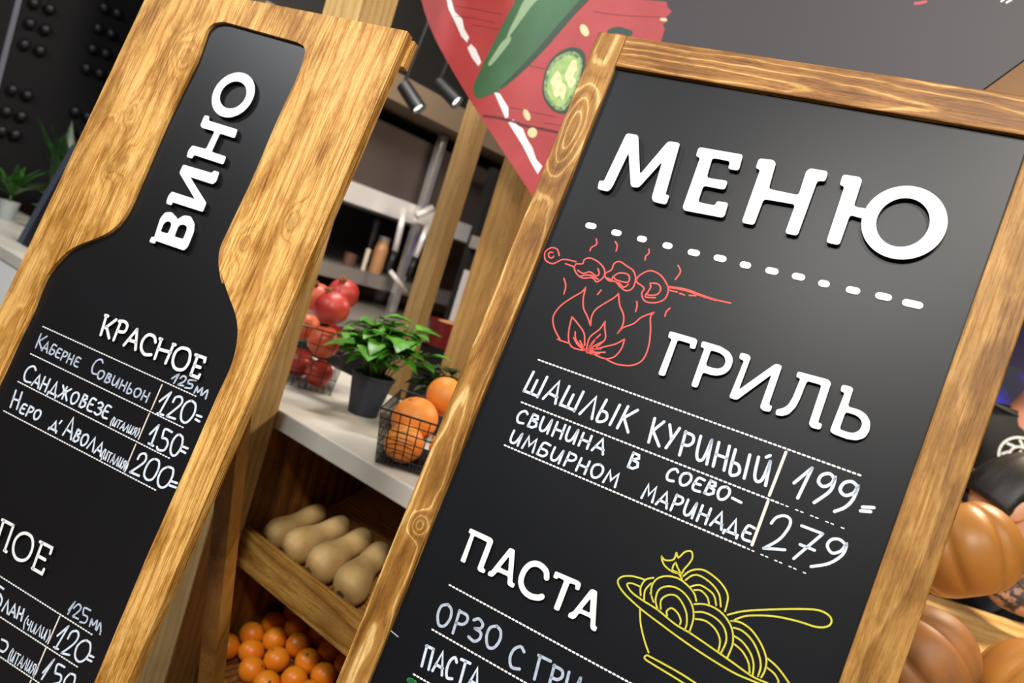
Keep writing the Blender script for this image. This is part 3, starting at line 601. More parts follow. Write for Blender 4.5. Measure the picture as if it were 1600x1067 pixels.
# posts
def post(name, label, s0, s1, b0, b1, z0, z1, m):
    o = obj(name, bx(-(s1-s0)/2, (s1-s0)/2, -(b1-b0)/2, (b1-b0)/2, 0, z1-z0), m, bevel=.003)
    place(o, (s0+s1)/2, (b0+b1)/2, z0); return tag(o, label, 'post', 'square timber posts around the counter')
post('timber_post', 'thick pale pine post rising behind the wine list board', -.365, -.24, -.093, -.002, 0, CEIL, W_post)
post('timber_post', 'greyish square timber post behind the bright green potted herb', -.835, -.76, .87, .925, 0, CEIL, W_post2)
post('timber_post', 'light brown square timber post closest to the left edge of the menu board', -.325, -.222, .567, .615, 0, CEIL, W_post3)

# ------------------------------------------------------------------ squashes
M_squash = plain('squash_skin', srgb(218, 184, 124), .5, c2=srgb(188, 148, 90), nscale=18, bump=.08)
M_scar = plain('blossom_scar', srgb(70, 58, 40), .8, noise=.5, nscale=60)
def squash_mesh(r, L):
    prof = [(0, -r*.92), (r*.2, -r*.93), (r*.5, -r*.86), (r*.8, -r*.62), (r*.98, -r*.2), (r, r*.15), (r*.93, r*.55), (r*.8, r*.95), (r*.69, r*1.4), (r*.65, L*.6), (r*.67, L*.85), (r*.66, L), (r*.56, L+r*.28), (r*.36, L+r*.42), (0, L+r*.47)]
    sp = smooth_pts(prof, k=3); sp[0] = (0, sp[0][1]); sp[-1] = (0, sp[-1][1])
    bm = bmesh.new(); lathe(bm, [(max(a, 0), b) for a, b in sp], 28)
    for v in bm.verts: v.co.x += .012*math.sin(v.co.z*16)
    return bm
sq_lab = ['butternut squash at the far left of the slanted tray, next to the cabinet wall', 'second butternut squash from the left in the tray, with brown spots on its bulb', 'third butternut squash from the left, large pale bulb resting on the tray front', 'butternut squash on the tray partly hidden by the menu board frame']
for i, ((ax, ay), (ex, ey), rp) in enumerate((((424, 826), (497, 781), 27), ((466, 855), (545, 808), 31), ((504, 888), (572, 848), 33), ((545, 928), (596, 880), 33))):
    A = onb(ax, ay, .074); r = rp/FPX*1.62
    # lie on the sloped tray: the axis follows the slope
    E = onb(ex, ey, .185)
    dirv = Vector((E.x-A.x, .125, 0)).normalized(); dirv.z = (SL-.11)*dirv.y; dirv.normalize()
    A.x = max(A.x, -.25+r*1.04); nrm = Vector((0, -SL, 1)).normalized(); zc = TB0+SL*(A.y-.02)+r*1.03/nrm.z+.0025
    t = thing('butternut_squash', sq_lab[i], 'squash', CM @ Vector((A.x, A.y, zc)), 0, 'butternut squashes in the tray')
    q = (CM.to_3x3() @ dirv).to_track_quat('Z', 'Y'); t.rotation_mode = 'QUATERNION'; t.rotation_quaternion = q
    obj('skin', squash_mesh(r, .118), M_squash, t, smooth=True)
    bm = bmesh.new(); bmesh.ops.create_icosphere(bm, subdivisions=2, radius=.0105, matrix=Matrix.Translation((0, 0, -r*.92)) @ Matrix.Diagonal((1, 1, .38, 1))); obj('blossom_scar', bm, M_scar, t, smooth=True)

# ------------------------------------------------------------------ oranges
def fruit_mat(n, a, b, sc=90, rough=.38, bump=.12, nsc2=5):
    t = NT(n); co = t.coords(); n1 = t.noise(co, nsc2, 3); oi = t.node('ShaderNodeObjectInfo')
    c = t.ramp(n1, [(.3, a), (.7, b)]); c = t.mix(t.math('MULTIPLY', oi.outputs['Random'], .45), c, b)
    t.link(c, t.b.inputs['Base Color']); t.b.inputs['Roughness'].default_value = rough
    t.bump(t.noise(co, sc, 2), bump, .001); return t.m
M_orange = fruit_mat('orange_peel', srgb(250, 160, 40), srgb(240, 126, 18), 260)
M_navel = plain('stem_scar', srgb(88, 84, 34), .8, noise=.4)
def round_bm(r, flat=.95, dimple=.06, n=28, f=None):
    prof = []
    for k in range(17):
        a = math.pi*k/16; z = -math.cos(a)*r*flat; q = math.sin(a)*r
        if k in (15, 16): z -= dimple*r*(k-14)/2
        prof.append((0 if k in (0, 16) else q, z))
    bm = bmesh.new(); lathe(bm, prof, n, None, f); return bm
opx = [(145,795),(255,755),(345,745),(405,805),(62,832),(312,808),(195,845),(97,893),(380,868),(265,905),(427,935),(505,895),(167,955),(312,975),(560,950),(78,1015),(210,1022),(382,1035),(505,1015),(40,950),(130,1072),(275,1075),(440,1095),(570,1040),(345,1110),(205,1100),(60,1090),(500,1085)]
ORR = .0298
cen = []
for x, y in opx:
    X = 330+x/2.9075; Y = 700+y/2.9075
    # on the sloped shelf plane, lifted by one radius
    d = CMI.to_3x3() @ Vector(ray(X, Y)); o = toC(CAM); h = ORR*math.sqrt(1+OS*OS)+.001
    t_ = (OZ0+h+OS*o.y-o.z)/(d.z-OS*d.y); cen.append(o+d*t_)
nrm = Vector((0, -OS, 1)).normalized()
for it in range(400):
    for i in range(len(cen)):
        for j in range(i):
            v = cen[i]-cen[j]; L = v.length
            if L < 2*ORR*1.012:
                v.normalize(); v -= nrm*v.dot(nrm); g = (2*ORR*1.012-L)/2; cen[i] = cen[i]+v*g; cen[j] = cen[j]-v*g
    for c in cen: c.x = min(max(c.x, -.2515+ORR), .2995-ORR); c.y = max(c.y, ORR+.001); c.z = OZ0+OS*c.y+ORR*math.sqrt(1+OS*OS)
proto = None
t = thing('orange', 'bright orange lying in the bin under the squash tray', 'orange', group='oranges in the bin')
ob = round_bm(ORR*.985); obj('peel', ob, M_orange, t, smooth=True)
bm = bmesh.new(); bmesh.ops.create_icosphere(bm, subdivisions=2, radius=.0035, matrix=Matrix.Translation((0, 0, ORR*.875)) @ Matrix.Diagonal((1, 1, .4, 1))); obj('stem_scar', bm, M_navel, t, smooth=True)
for i, c in enumerate(cen):
    c.x = min(max(c.x, -.25+ORR), .298-ORR); c.y = max(c.y, ORR+.003)
    o = t if i == 0 else copy_tree(t)
    o.location = CM @ Vector((c.x, c.y, OZ0+OS*c.y+ORR*math.sqrt(1+OS*OS)+.0008)); o.rotation_euler = (random.uniform(-.9, 1.4), random.uniform(-1, 1), random.uniform(0, 6))

# ------------------------------------------------------------------ wire baskets
def basket(label, w, d, h, flare, nx, ny, nz, loc, rot, r=.0012):
    t = thing('wire_basket', label, 'basket', loc, rot)
    def P(u, v, k):   # u,v in -1..1, k height fraction
        f = 1-flare*(1-k); return Vector((u*w/2*f, v*d/2*f, .004+k*(h-.004)))
    sides = [((-1, -1), (1, -1), nx), ((1, -1), (1, 1), ny), ((1, 1), (-1, 1), nx), ((-1, 1), (-1, -1), ny)]
    bm = bmesh.new(); tube(bm, [P(-1, -1, 1), P(1, -1, 1), P(1, 1, 1), P(-1, 1, 1), P(-1, -1, 1), P(1, -1, 1)], r*1.7, 6); obj('rim', bm, M_wire, t)
    bm = bmesh.new()
    for (a, b, n) in sides:
        for i in range(n):
            f = i/n; u = a[0]+(b[0]-a[0])*f; v = a[1]+(b[1]-a[1])*f; tube(bm, [P(u, v, 0), P(u, v, 1)], r, 6)
    for k in range(nz): q = k/nz; tube(bm, [P(-1, -1, q), P(1, -1, q), P(1, 1, q), P(-1, 1, q), P(-1, -1, q), P(1, -1, q)], r, 6, False)
    obj('wire_sides', bm, M_wire, t)
    bm = bmesh.new()
    for i in range(1, nx*2): u = -1+i/nx; tube(bm, [P(u, -1, 0), P(u, 1, 0)], r, 6)
    for i in range(1, ny*2): v = -1+i/ny; tube(bm, [P(-1, v, 0), P(1, v, 0)], r, 6)
    obj('wire_base', bm, M_wire, t)
    return t
ZT = .9005
gl = hit(586, 724, np.array([0, 0, ZT]), np.array([0, 0, 1.])); gr = hit(647, 743, np.array([0, 0, ZT]), np.array([0, 0, 1.]))
ga = math.atan2(gr[1]-gl[1], gr[0]-gl[0])
gw, gd, gh = .225, .265, .116
gx = Vector((math.cos(ga), math.sin(ga), 0)); gy = Vector((-math.sin(ga), math.cos(ga), 0))
gc = Vector(gl)+gx*gw*.5*.84+gy*gd*.5*.84
basket('black wire basket of grapefruits at the front edge of the countertop', gw, gd, gh, .16, 11, 13, 6, gc, ga)
pc = Vector(hit(515, 620, np.array([0, 0, ZT]), np.array([0, 0, 1.]))); pa = D(16.0)
pw, pd_, ph = .2, .18, .165
px_ = Vector((math.cos(pa), math.sin(pa), 0)); py_ = Vector((-math.sin(pa), math.cos(pa), 0))
pcen = pc-px_*pw*.5*.84+py_*pd_*.5*.84
basket('taller black wire basket of red pomegranates beside the pine post', pw, pd_, ph, .16, 5, 4, 4, pcen, pa)

M_grape = fruit_mat('grapefruit_peel', srgb(238, 160, 62), srgb(230, 120, 44), 200, .5)
def fruit(name, label, cat, group, center, r, mat, rx=0, ry=0, flat=.94, kind='g'):
    t = thing(name, label, cat, center, 0, group); t.rotation_euler = (rx, ry, random.uniform(0, 6))
    if kind == 'g':
        obj('peel', round_bm(r, flat, .07), mat, t, smooth=True)
        bm = bmesh.new(); bmesh.ops.create_icosphere(bm, subdivisions=2, radius=.005, matrix=Matrix.Translation((0, 0, r*.86)) @ Matrix.Diagonal((1, 1, .35, 1))); obj('stem_scar', bm, M_navel, t, smooth=True)
    else:
        obj('skin', round_bm(r*.965, .93, .02, 30, lambda a, z: 1+.018*math.cos(6*a)+.012*math.cos(5*a+1)), mat, t, smooth=True)
        bm = bmesh.new(); zt = r*.9
        lathe(bm, [(.011, zt-.004), (.009, zt+.004), (.010, zt+.010), (.0075, zt+.010), (.006, zt+.003), (0, zt+.003)], 12, None, lambda a, z: 1+(.3*math.cos(6*a) if z > zt+.006 else 0)); obj('calyx', bm, M_cal, t, smooth=True)
M_cal = plain('dried_calyx', srgb(140, 78, 42), .8, noise=.4, nscale=80)
M_pom = fruit_mat('pomegranate_skin', srgb(204, 78, 56), srgb(158, 34, 40), 50, .42, .04, 16)
M_pom2 = fruit_mat('pomegranate_skin_orange', srgb(226, 132, 78), srgb(204, 70, 50), 50, .42, .04, 14)
GG = 'grapefruits in the wire basket'
for (c, rr, lab, rx, ry) in ((at(648, 655, 1.735), .051, 'large grapefruit on top at the front of the wire basket', .5, .1), (at(696, 620, 1.795), .045, 'higher grapefruit at the back of the basket, next to the menu board frame', .8, .3),
    (at(631, 693, 1.655), .0415, 'lower grapefruit inside the basket, under the large top one', 1.2, .4), (at(700, 704, 1.71), .0415, 'lowest grapefruit at the basket side hidden by the menu board frame', 1.0, 0)):
    fruit('grapefruit', lab, 'grapefruit', GG, c, rr, M_grape, rx, ry)
GP = 'pomegranates in the wire basket'
for (c, rr, m, lab, rx, ry) in (((-.4727, 2.0811, 1.1239), .049, M_pom, 'red pomegranate with its calyx facing up, at the front of the heap top', .45, .1), ((-.4785, 2.184, 1.1588), .045, M_pom, 'red pomegranate highest at the back right of the heap', .2, .5), ((-.5546, 2.2188, 1.1233), .045, M_pom2, 'orange-red pomegranate at the heap top beside the pine post', .3, .5),
    ((-.4707, 2.0922, 1.0307), .044, M_pom2, 'orange-pink pomegranate halfway up the basket front', 1.6, .3), ((-.5318, 2.1471, .9485), .0405, M_pom, 'dark red pomegranate at the basket bottom beside the post', 1.2, -.3), ((-.4605, 2.0982, .9465), .0385, M_pom, 'dark red pomegranate at the bottom right of the basket', 1.3, .6),
    ((-.5385, 2.1362, 1.0492), .038, M_pom2, 'pomegranate behind the wire halfway up, next to the post', 1.0, 0), ((-.4665, 2.172, 1.0434), .0315, M_pom, 'shaded pomegranate behind the orange-pink one in the basket', 1.0, .3)):
    fruit('pomegranate', lab, 'pomegranate', GP, c, rr, m, rx, ry, kind='p')

# ------------------------------------------------------------------ potted plants
def leaf_mat(n, a, b):
    t = NT(n); co = t.coords(); c = t.ramp(t.noise(co, 30, 2), [(.3, a), (.7, b)]); t.link(c, t.b.inputs['Base Color']); t.b.inputs['Roughness'].default_value = .42
    t.b.inputs['Subsurface Weight'].default_value = 0.0; return t.m
M_leaf = leaf_mat('leaf_green', srgb(96, 168, 40), srgb(46, 116, 22)); M_leafd = leaf_mat('leaf_dark', srgb(34, 70, 26), srgb(16, 42, 16)); M_leafl = leaf_mat('leaf_light', srgb(110, 190, 50), srgb(70, 150, 36))
M_leafm = leaf_mat('leaf_mid', srgb(64, 112, 40), srgb(30, 66, 22)); M_stem = plain('stem_green', srgb(84, 120, 44), .6, noise=.3)
M_pot = plain('dark_blue_pot', srgb(40, 45, 58), .5, noise=.1); M_potg = plain('grey_pot', srgb(150, 156, 156), .5, noise=.1); M_soil = plain('soil', srgb(40, 28, 18), .9, noise=.5, nscale=80, bump=.4)
def leaf(bm, base, direction, up, L, Wd, curl=.35, n=6, pw=.8):
    dv = Vector(direction).normalized(); sd = dv.cross(Vector(up)).normalized(); nv = sd.cross(dv)
    rows = []
    for i in range(n+1):
        t = i/n; w = Wd*.5*(math.sin(math.pi*min(1, t**pw)) if t < 1 else 0)*(1.15 if t < .5 else 1); w = max(w, .0004)
        c = Vector(base)+dv*L*t-nv*curl*L*t*t
        rows.append([bm.verts.new(c-sd*w+nv*w*.25), bm.verts.new(c), bm.verts.new(c+sd*w+nv*w*.25)])
    for a, b in zip(rows, rows[1:]):
        bm.faces.new((a[0], a[1], b[1], b[0])); bm.faces.new((a[1], a[2], b[2], b[1]))
def pot_bm(r0, r1, h): bm = bmesh.new(); lathe(bm, [(0, 0), (r0, 0), (r1, h*.93), (r1*1.05, h*.93), (r1*1.05, h), (r1*.95, h), (r1*.93, h*.88)], 32); return bm
def soil_bm(r, z): bm = bmesh.new(); lathe(bm, [(0, z+.004), (r*.6, z+.003), (r, z)], 24); return bm
def bushy(label, loc, r0, r1, h, H, spread, nst, nl, lsize, ml, mp, seed, lean=(0, 0)):
    R_ = random.Random(seed); t = thing('potted_plant', label, 'plant', loc)
    obj('pot', pot_bm(r0, r1, h), mp, t, smooth=False); obj('soil', soil_bm(r1*.92, h*.9), M_soil, t)
    st = bmesh.new(); lf = bmesh.new()
    for i in range(nst):
        a = R_.uniform(0, 6.28); q = R_.uniform(.1, .6)*r1; b0 = Vector((q*math.cos(a), q*math.sin(a), h*.9)); a2 = a+R_.uniform(-.4, .4); sp = spread*R_.uniform(.2, 1)
        top = Vector((sp*math.cos(a2)+lean[0], sp*math.sin(a2)+lean[1], h+H*R_.uniform(.45, 1)*(1-.3*sp/spread))); mid = (b0+top)/2+Vector((0, 0, .15*H))
        P = [b0*(1-u)**2+mid*2*u*(1-u)+top*u*u for u in (0, .25, .5, .75, 1)]; tube(st, P, [.0018, .0016, .0014, .0012, .0008], 5)
        for k in range(nl):
            u = .45+.55*(k+R_.random()*.5)/nl; u = min(u, 1); p = b0*(1-u)**2+mid*2*u*(1-u)+top*u*u; al = a2+k*2.2+R_.uniform(-.5, .5)
            d = Vector((math.cos(al), math.sin(al), R_.uniform(-.25, .35))); L = lsize*R_.uniform(.6, 1.1)
            tube(st, [p, p+d*L*.3], .0007, 4); leaf(lf, p+d*L*.3, d, (0, 0, 1), L, L*.72, R_.uniform(.05, .4))
    obj('stems', st, M_stem, t, smooth=True); obj('foliage', lf, ml, t, smooth=True)
    return t
pp = hit(562, 649, np.array([0, 0, ZT]), np.array([0, 0, 1.]))
bushy('bright green leafy herb in a dark blue pot between the two baskets', (pp[0], pp[1]+.03, ZT), .037, .053, .104, .185, .12, 30, 5, .07, M_leaf, M_pot, 5, (.01, 0))
pq = at(708, 585, 2.06)
bushy('dark green leafy potted plant half hidden behind the grapefruits', (pq[0]-.01, pq[1], ZT), 0.034, .046, .09, .1, .066, 22, 5, .044, M_leafd, M_pot, 9)
def bladed(label, loc, r0, r1, h, n, L0, L1, wd, ml, mp, seed, el=(.35, 1.2), curl=.45):
    R_ = random.Random(seed); t = thing('potted_plant', label, 'plant', loc); obj('pot', pot_bm(r0, r1, h), mp, t); obj('soil', soil_bm(r1*.92, h*.9), M_soil, t)
    lf = bmesh.new(); st = bmesh.new(); tube(st, [(0, 0, h*.85), (0, 0, h+.05)], [.006, .003], 6)
    for i in range(n):
        a = i*2.4+R_.uniform(-.3, .3); e = R_.uniform(*el); d = Vector((math.cos(a)*math.cos(e), math.sin(a)*math.cos(e), math.sin(e)))
        leaf(lf, (0, 0, h+.02+.03*i/n), d, (0, 0, 1), R_.uniform(L0, L1), wd*R_.uniform(.8, 1.1), R_.uniform(.1, curl), 9, .7)
    obj('stem', st, M_stem, t); obj('foliage', lf, ml, t, smooth=True); return t
q1 = onz(8, 342, ZT); q2 = onz(62, 352, ZT); q3 = onz(42, 335, ZT)
bladed('small plant with narrow arching leaves in a grey pot, leftmost on the countertop', CM @ Vector((q1.x, q1.y, ZT)), .032, .042, .085, 24, .13, .2, .034, M_leafm, M_potg, 3)
bladed('tall dark plant with broad pointed leaves before the black knobbed panel', CM @ Vector((q2.x-.08, q2.y+.08, ZT)), .04, .05, .1, 11, .3, .44, .085, M_leafd, M_pot, 4, (.95, 1.45), .2)
bladed('low bright green plant beside the leaning black board', CM @ Vector((q1.x+.27, q1.y+.13, ZT)), .03, .04, .06, 14, .12, .19, .075, M_leafl, M_pot, 8, (.2, 1.0), .4)
# black leaning board on the counter
lb = thing('leaning_board', 'black board with a blue-grey edge leaning on the countertop behind the wine list board', 'board', mat=CM)
a_, b_, c_ = onb(27, 373, .12), onb(108, 236, .16), onb(62, 388, .12)
ux = Vector((.16, .0, 0))
def slabq(P, t):
    bm = bmesh.new(); hexa(bm, [P[0], P[1], P[1]+t, P[0]+t, P[3], P[2], P[2]+t, P[3]+t]); return bm
za = ZT-a_.z
b_ = onb(112, 226, .2); A0 = Vector((a_.x, .12, ZT)); A1 = Vector((b_.x, .2, b_.z)); wv = Vector((.5, 0, 0))
obj('board_face', slabq([A0+Vector((.05, 0, 0)), A0+wv, A1+wv, A1+Vector((.05, 0, 0))], Vector((0, .012, 0))), plain('black_board', srgb(18, 19, 22), .6), lb)
obj('edge_strip', slabq([A0, A0+Vector((.05, 0, 0)), A1+Vector((.05, 0, 0)), A1], Vector((0, .016, 0))), plain('bluegrey_edge', srgb(70, 76, 92), .5), lb)

# ================================================================== SIGN WITH CHILLI
SG = Board(-26.06, 0, at(1000, 150, 1.72))
SG.base = SG.P - np.array([0, 0, SG.P[2]])
M_sign = plain('sign_grey', srgb(55, 50, 54), .55, noise=.08, nscale=3)
sg = thing('hanging_sign', 'large dark grey hanging sign printed with a green chilli on red, above the menu board', 'sign', mat=SG.m())
ZS = (640, 0, 3.3333)
edge = [(640, -45), (655, -10), (668, 32), (690, 80), (740, 165), (830, 303)]
out = smooth_pts([SG.px(*p) for p in edge]) + rounded(SG.pts([(830, 303), (968, 540), (1545, 133), (1700, 20), (1500, -420), (900, -500), (640, -45)], (0, 0, 1)), .05)[5:-5]
bm = bmesh.new(); tri_prism(bm, [out], 0, .012); obj('sign_panel', bm, M_sign, sg)
def print_(name, pts, mat, lay, label=None, r=0):
    bm = bmesh.new(); tri_prism(bm, [pts], -.0004*lay, -.0004*lay+.00035); return obj(name, bm, mat, sg, label)
M_sred = plain('print_red', srgb(180, 68, 70), .5, c2=srgb(160, 52, 54), nscale=7); M_sredd = plain('print_red_dark', srgb(96, 34, 40), .6); M_sw = plain('print_white', srgb(236, 234, 236), .55)
M_pg = plain('print_chilli', srgb(66, 112, 72), .5, c2=srgb(44, 84, 56), nscale=5); M_pl = plain('print_chilli_light', srgb(150, 178, 142), .5, noise=.12); M_pd = plain('print_chilli_dark', srgb(38, 64, 48), .5)
M_seed = plain('print_seed', srgb(222, 210, 160), .5, noise=.1); M_slice = plain('print_slice_flesh', srgb(70, 112, 62), .5, c2=srgb(170, 190, 140), nscale=110); M_slg = plain('print_slice_mid', srgb(140, 176, 96), .5, c2=srgb(178, 200, 130), nscale=60); M_core = plain('print_slice_core', srgb(234, 232, 176), .5, noise=.1)
px1 = lambda L: SG.pts(L, (0, 0, 1))
redL = smooth_pts([SG.px(*p) for p in edge])
red = redL + px1([(830, 303), (960, 522), (985, 400), (1005, 250), (1020, 120), (1034, 60), (1039, 46), (1036, 38), (1044, 33), (1041, 27), (1050, 18), (1043, 11), (1042, 3), (985, -2), (930, -12), (860, -60), (720, -110)])
print_('printed_red_patch', red, M_sred, 1)
def rib(name, L, w, mat, lay, o=ZS, sm=True):
    for s in L: bm = bmesh.new(); ribbon(bm, SG.pts(s, o), w, -.0004*lay, -.0004*lay+.00035, sm=sm); obj(name, bm, mat, sg)
rib('printed_plank_line', [[(388, 604), (450, 612), (520, 628), (600, 655), (690, 672), (770, 690)]], .006, M_sredd, 2)
rib('printed_grain_line', [[(230, 30), (350, 50), (480, 75)], [(240, 85), (330, 95), (440, 118)], [(610, 340), (660, 350), (730, 366)], [(480, 160), (440, 150), (330, 130)], [(520, 560), (620, 580), (760, 610)], [(960, 60), (1100, 80), (1300, 90)], [(700, 640), (760, 650), (800, 655)]], .0012, M_sredd, 2)
for L in ([(188, -20), (215, -10), (235, 60), (275, 100), (285, 150), (310, 195), (300, 222), (270, 190), (240, 120), (205, 50)], [(302, 250), (320, 230), (345, 255), (365, 300), (374, 325), (358, 345), (325, 300)], [(440, 480), (470, 487), (490, 520), (515, 560), (515, 610), (500, 617), (475, 560)], [(515, 640), (540, 622), (560, 650), (590, 670), (610, 720), (640, 770), (660, 830), (692, 866), (668, 908), (635, 850), (590, 760)]):
    print_('printed_brush_dash', SG.pts(L, ZS), M_sw, 2)
print_('printed_chilli', smooth_pts(SG.pts([(345, 420), (332, 455), (338, 495), (355, 513), (395, 503), (470, 470), (560, 400), (700, 262), (830, 112), (930, 0), (1000, -90), (700, -150), (575, -60), (545, 15), (500, 100), (450, 200), (390, 320)], ZS), True, 4), M_pg, 3, 'green chilli printed on the sign')
for L in ([(505, 205), (525, 150), (560, 80), (600, 0), (650, -40), (700, -40), (640, 30), (580, 110), (540, 165)], [(412, 330), (440, 285), (480, 225), (522, 188), (526, 215), (490, 265), (450, 315), (420, 345)]): print_('printed_highlight', smooth_pts(SG.pts(L, ZS), True, 4), M_pl, 4)
print_('printed_shade', smooth_pts(SG.pts([(470, 460), (560, 370), (690, 230), (800, 100), (900, -10), (950, -20), (830, 108), (700, 258), (560, 396)], ZS), True, 4), M_pd, 4)
print_('printed_slice', smooth_pts(SG.pts([(700, 400), (730, 322), (790, 266), (855, 246), (910, 275), (915, 360), (880, 480), (830, 575), (785, 592), (730, 560), (693, 490)], ZS), True, 5), M_pd, 3, 'sliced green chilli printed on the sign')
print_('printed_slice_flesh', smooth_pts(SG.pts([(708, 405), (738, 330), (790, 285), (850, 268), (895, 300), (898, 360), (868, 470), (820, 560), (785, 578), (738, 548), (704, 486)], ZS), True, 5), M_slice, 4)
print_('printed_slice_green', smooth_pts(SG.pts([(722, 425), (750, 350), (800, 305), (845, 290), (886, 325), (884, 385), (855, 470), (812, 540), (780, 558), (742, 530), (718, 475)], ZS), True, 5), M_slg, 5)
for L in ([(735, 425), (755, 392), (772, 372), (788, 392), (796, 430), (815, 448), (812, 490), (800, 525), (784, 498), (768, 510), (752, 490), (748, 455)], [(812, 400), (826, 360), (850, 318), (870, 322), (872, 362), (852, 398), (868, 420), (842, 462), (826, 440)]): print_('printed_slice_core', smooth_pts(SG.pts(L, ZS), True, 4), M_core, 6)
for x_, y_ in ((752, 462), (790, 470), (836, 385), (862, 340), (780, 410), (845, 430)): print_('printed_seed', SG.pts([(x_+11*math.cos(k*.785), y_+14*math.sin(k*.785)) for k in range(8)], ZS), M_seed, 7)
for cx_, cy_, a, b in ((912, 160, 22, 32), (612, 600, 17, 30), (641, 692, 25, 27), (1324, 104, 19, 9)):
    print_('printed_seed', SG.pts([(cx_+a*math.cos(k*.393)+.3*b*math.sin(k*.393)*(a < 24), cy_+b*math.sin(k*.393)) for k in range(16)], ZS), M_seed, 4)
rib('printed_red_dab', [[(1430, 5.5), (1437, 5), (1446, 3)]], .006, M_sred, 1, (0, 0, 1)); rib('printed_white_dab', [[(1565, 2), (1570, -2)], [(1573, 4), (1580, 0)]], .004, M_sw, 1, (0, 0, 1))
rib('printed_green_slice', [[(953, 50), (965, 47), (984, 52)]], .014, M_pd, 2, (0, 0, 1))
zt_ = SG.px(1200, -445)[1]; xs_ = SG.px(1150, -400)[0]
for sx in (-.25, .25):
    bm = bmesh.new(); tube(bm, [(xs_+sx, .006, zt_-.08), (xs_+sx, .006, CEIL)], .006, 8); obj('hanging_rod', bm, M_black, sg)

# ================================================================== KITCHEN BEHIND (local x = along the aisle, y = into the wall run)
KO = F0+HC*(-2.2)
KM = Matrix([[BC[i], -HC[i], (0, 0, 1)[i], (KO[0], KO[1], 0)[i]] for i in range(3)]+[[0, 0, 0, 1]]); KMI = KM.inverted()
def kp(px, py, y=0.0): return KMI @ Vector(hit(px, py, KO-HC*y, HC))
def kthing(n, l, c, g=None): return thing(n, l, c, mat=KM, group=g)
M_steel = plain('brushed_steel', srgb(170, 162, 156), .35, metal=.5, noise=.12, nscale=3); M_steeld = plain('dull_steel', srgb(92, 80, 76), .55, metal=.35, noise=.2, nscale=2)
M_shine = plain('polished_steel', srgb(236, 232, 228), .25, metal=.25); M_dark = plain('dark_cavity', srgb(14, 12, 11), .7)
M_brown = plain('brown_bulkhead', srgb(122, 104, 84), .7, noise=.1, nscale=2); M_ambers = plain('amber_jar', srgb(190, 140, 96), .3, noise=.2, nscale=8)
M_whitec = plain('white_cup', srgb(206, 200, 216), .4); M_ivory = plain('ivory_handle', srgb(214, 200, 180), .4); M_redj = plain('dark_red_tub', srgb(96, 20, 18), .35)
hood = kthing('extractor_hood', 'wide dull steel extractor hood with a bright lower lip over the kitchen', 'hood')
obj('canopy', bx(.9, 2.9, 0, .62, 1.565, 1.92), M_steeld, hood); obj('lip', bx(.88, 2.92, -.035, .62, 1.458, 1.564), M_shine, hood, 'bright polished lower lip')
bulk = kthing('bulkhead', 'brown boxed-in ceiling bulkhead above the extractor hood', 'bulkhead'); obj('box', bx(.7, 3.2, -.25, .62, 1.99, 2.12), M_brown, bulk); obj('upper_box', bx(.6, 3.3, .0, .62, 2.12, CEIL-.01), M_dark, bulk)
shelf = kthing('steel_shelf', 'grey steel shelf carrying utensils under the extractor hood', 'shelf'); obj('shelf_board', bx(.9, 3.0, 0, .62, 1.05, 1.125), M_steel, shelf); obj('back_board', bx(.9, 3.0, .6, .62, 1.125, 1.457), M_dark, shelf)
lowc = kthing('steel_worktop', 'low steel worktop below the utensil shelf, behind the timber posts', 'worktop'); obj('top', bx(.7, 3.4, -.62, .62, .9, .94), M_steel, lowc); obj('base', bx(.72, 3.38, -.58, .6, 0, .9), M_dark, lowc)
M_col = plain('satin_steel', srgb(214, 210, 206), .22, metal=.75); col = kthing('steel_column', 'vertical polished steel column running up past the hood lip', 'column'); bm = bmesh.new(); k_ = kp(640, 340, -.06); box(bm, 2.03, 2.075, -.085, -.04, .941, 1.98); obj('tube', bm, M_col, col, bevel=.006); obj('highlight_block', bx(1.99, 2.16, -.11, -.086, 1.47, 1.54), M_shine, col)  # white block on the column stands in for the bright highlight at the lip
def bar(n, lab, cat, pa_, pb_, pc_, r, ma, mb, g=None):
    a, b, c = (kp(*p, -.14) for p in (pa_, pb_, pc_)); t = kthing(n, lab, cat, g); bm = bmesh.new(); tube(bm, [a, b], r, 10); obj('shaft', bm, ma, t, smooth=True); bm = bmesh.new(); tube(bm, [b, c], r*1.15, 10); obj('grip', bm, mb, t, 'black grip', smooth=True); return t
bar('pull_lever', 'white lever with black grip hanging left of the steel column', 'lever', (633, 325), (617, 393), (606, 422), .017, M_shine, M_black)
bar('pull_lever', 'white lever with black grip hanging right of the steel column', 'lever', (668, 352), (649, 402), (637, 433), .017, M_shine, M_black)
bm = bmesh.new(); tube(bm, [kp(610, 424, -.18), kp(634, 455, -.18)], .014, 8); tg = obj('steel_rod', bm, M_shine, smooth=True); tg.matrix_world = KM; tag(tg, 'slanting steel rod below the two hanging levers', 'rod')
bm = bmesh.new(); tube(bm, [kp(651, 337, -.2), kp(675, 325, -.2)], .02, 8); tg = obj('steel_rod', bm, M_shine, smooth=True); tg.matrix_world = KM; tag(tg, 'short bright steel rod sticking out at the hood lip', 'rod')
def stand(px, py, y, z):   # foot of a thing standing at height z
    X = hit(px, py, np.array([0, 0, z]), np.array([0, 0, 1.])); return X
def lathed(n, lab, cat, loc, parts):
    t = thing(n, lab, cat, loc)
    for pn, prof, m in parts: bm = bmesh.new(); lathe(bm, prof, 24); obj(pn, bm, m, t, smooth=False)
    return t
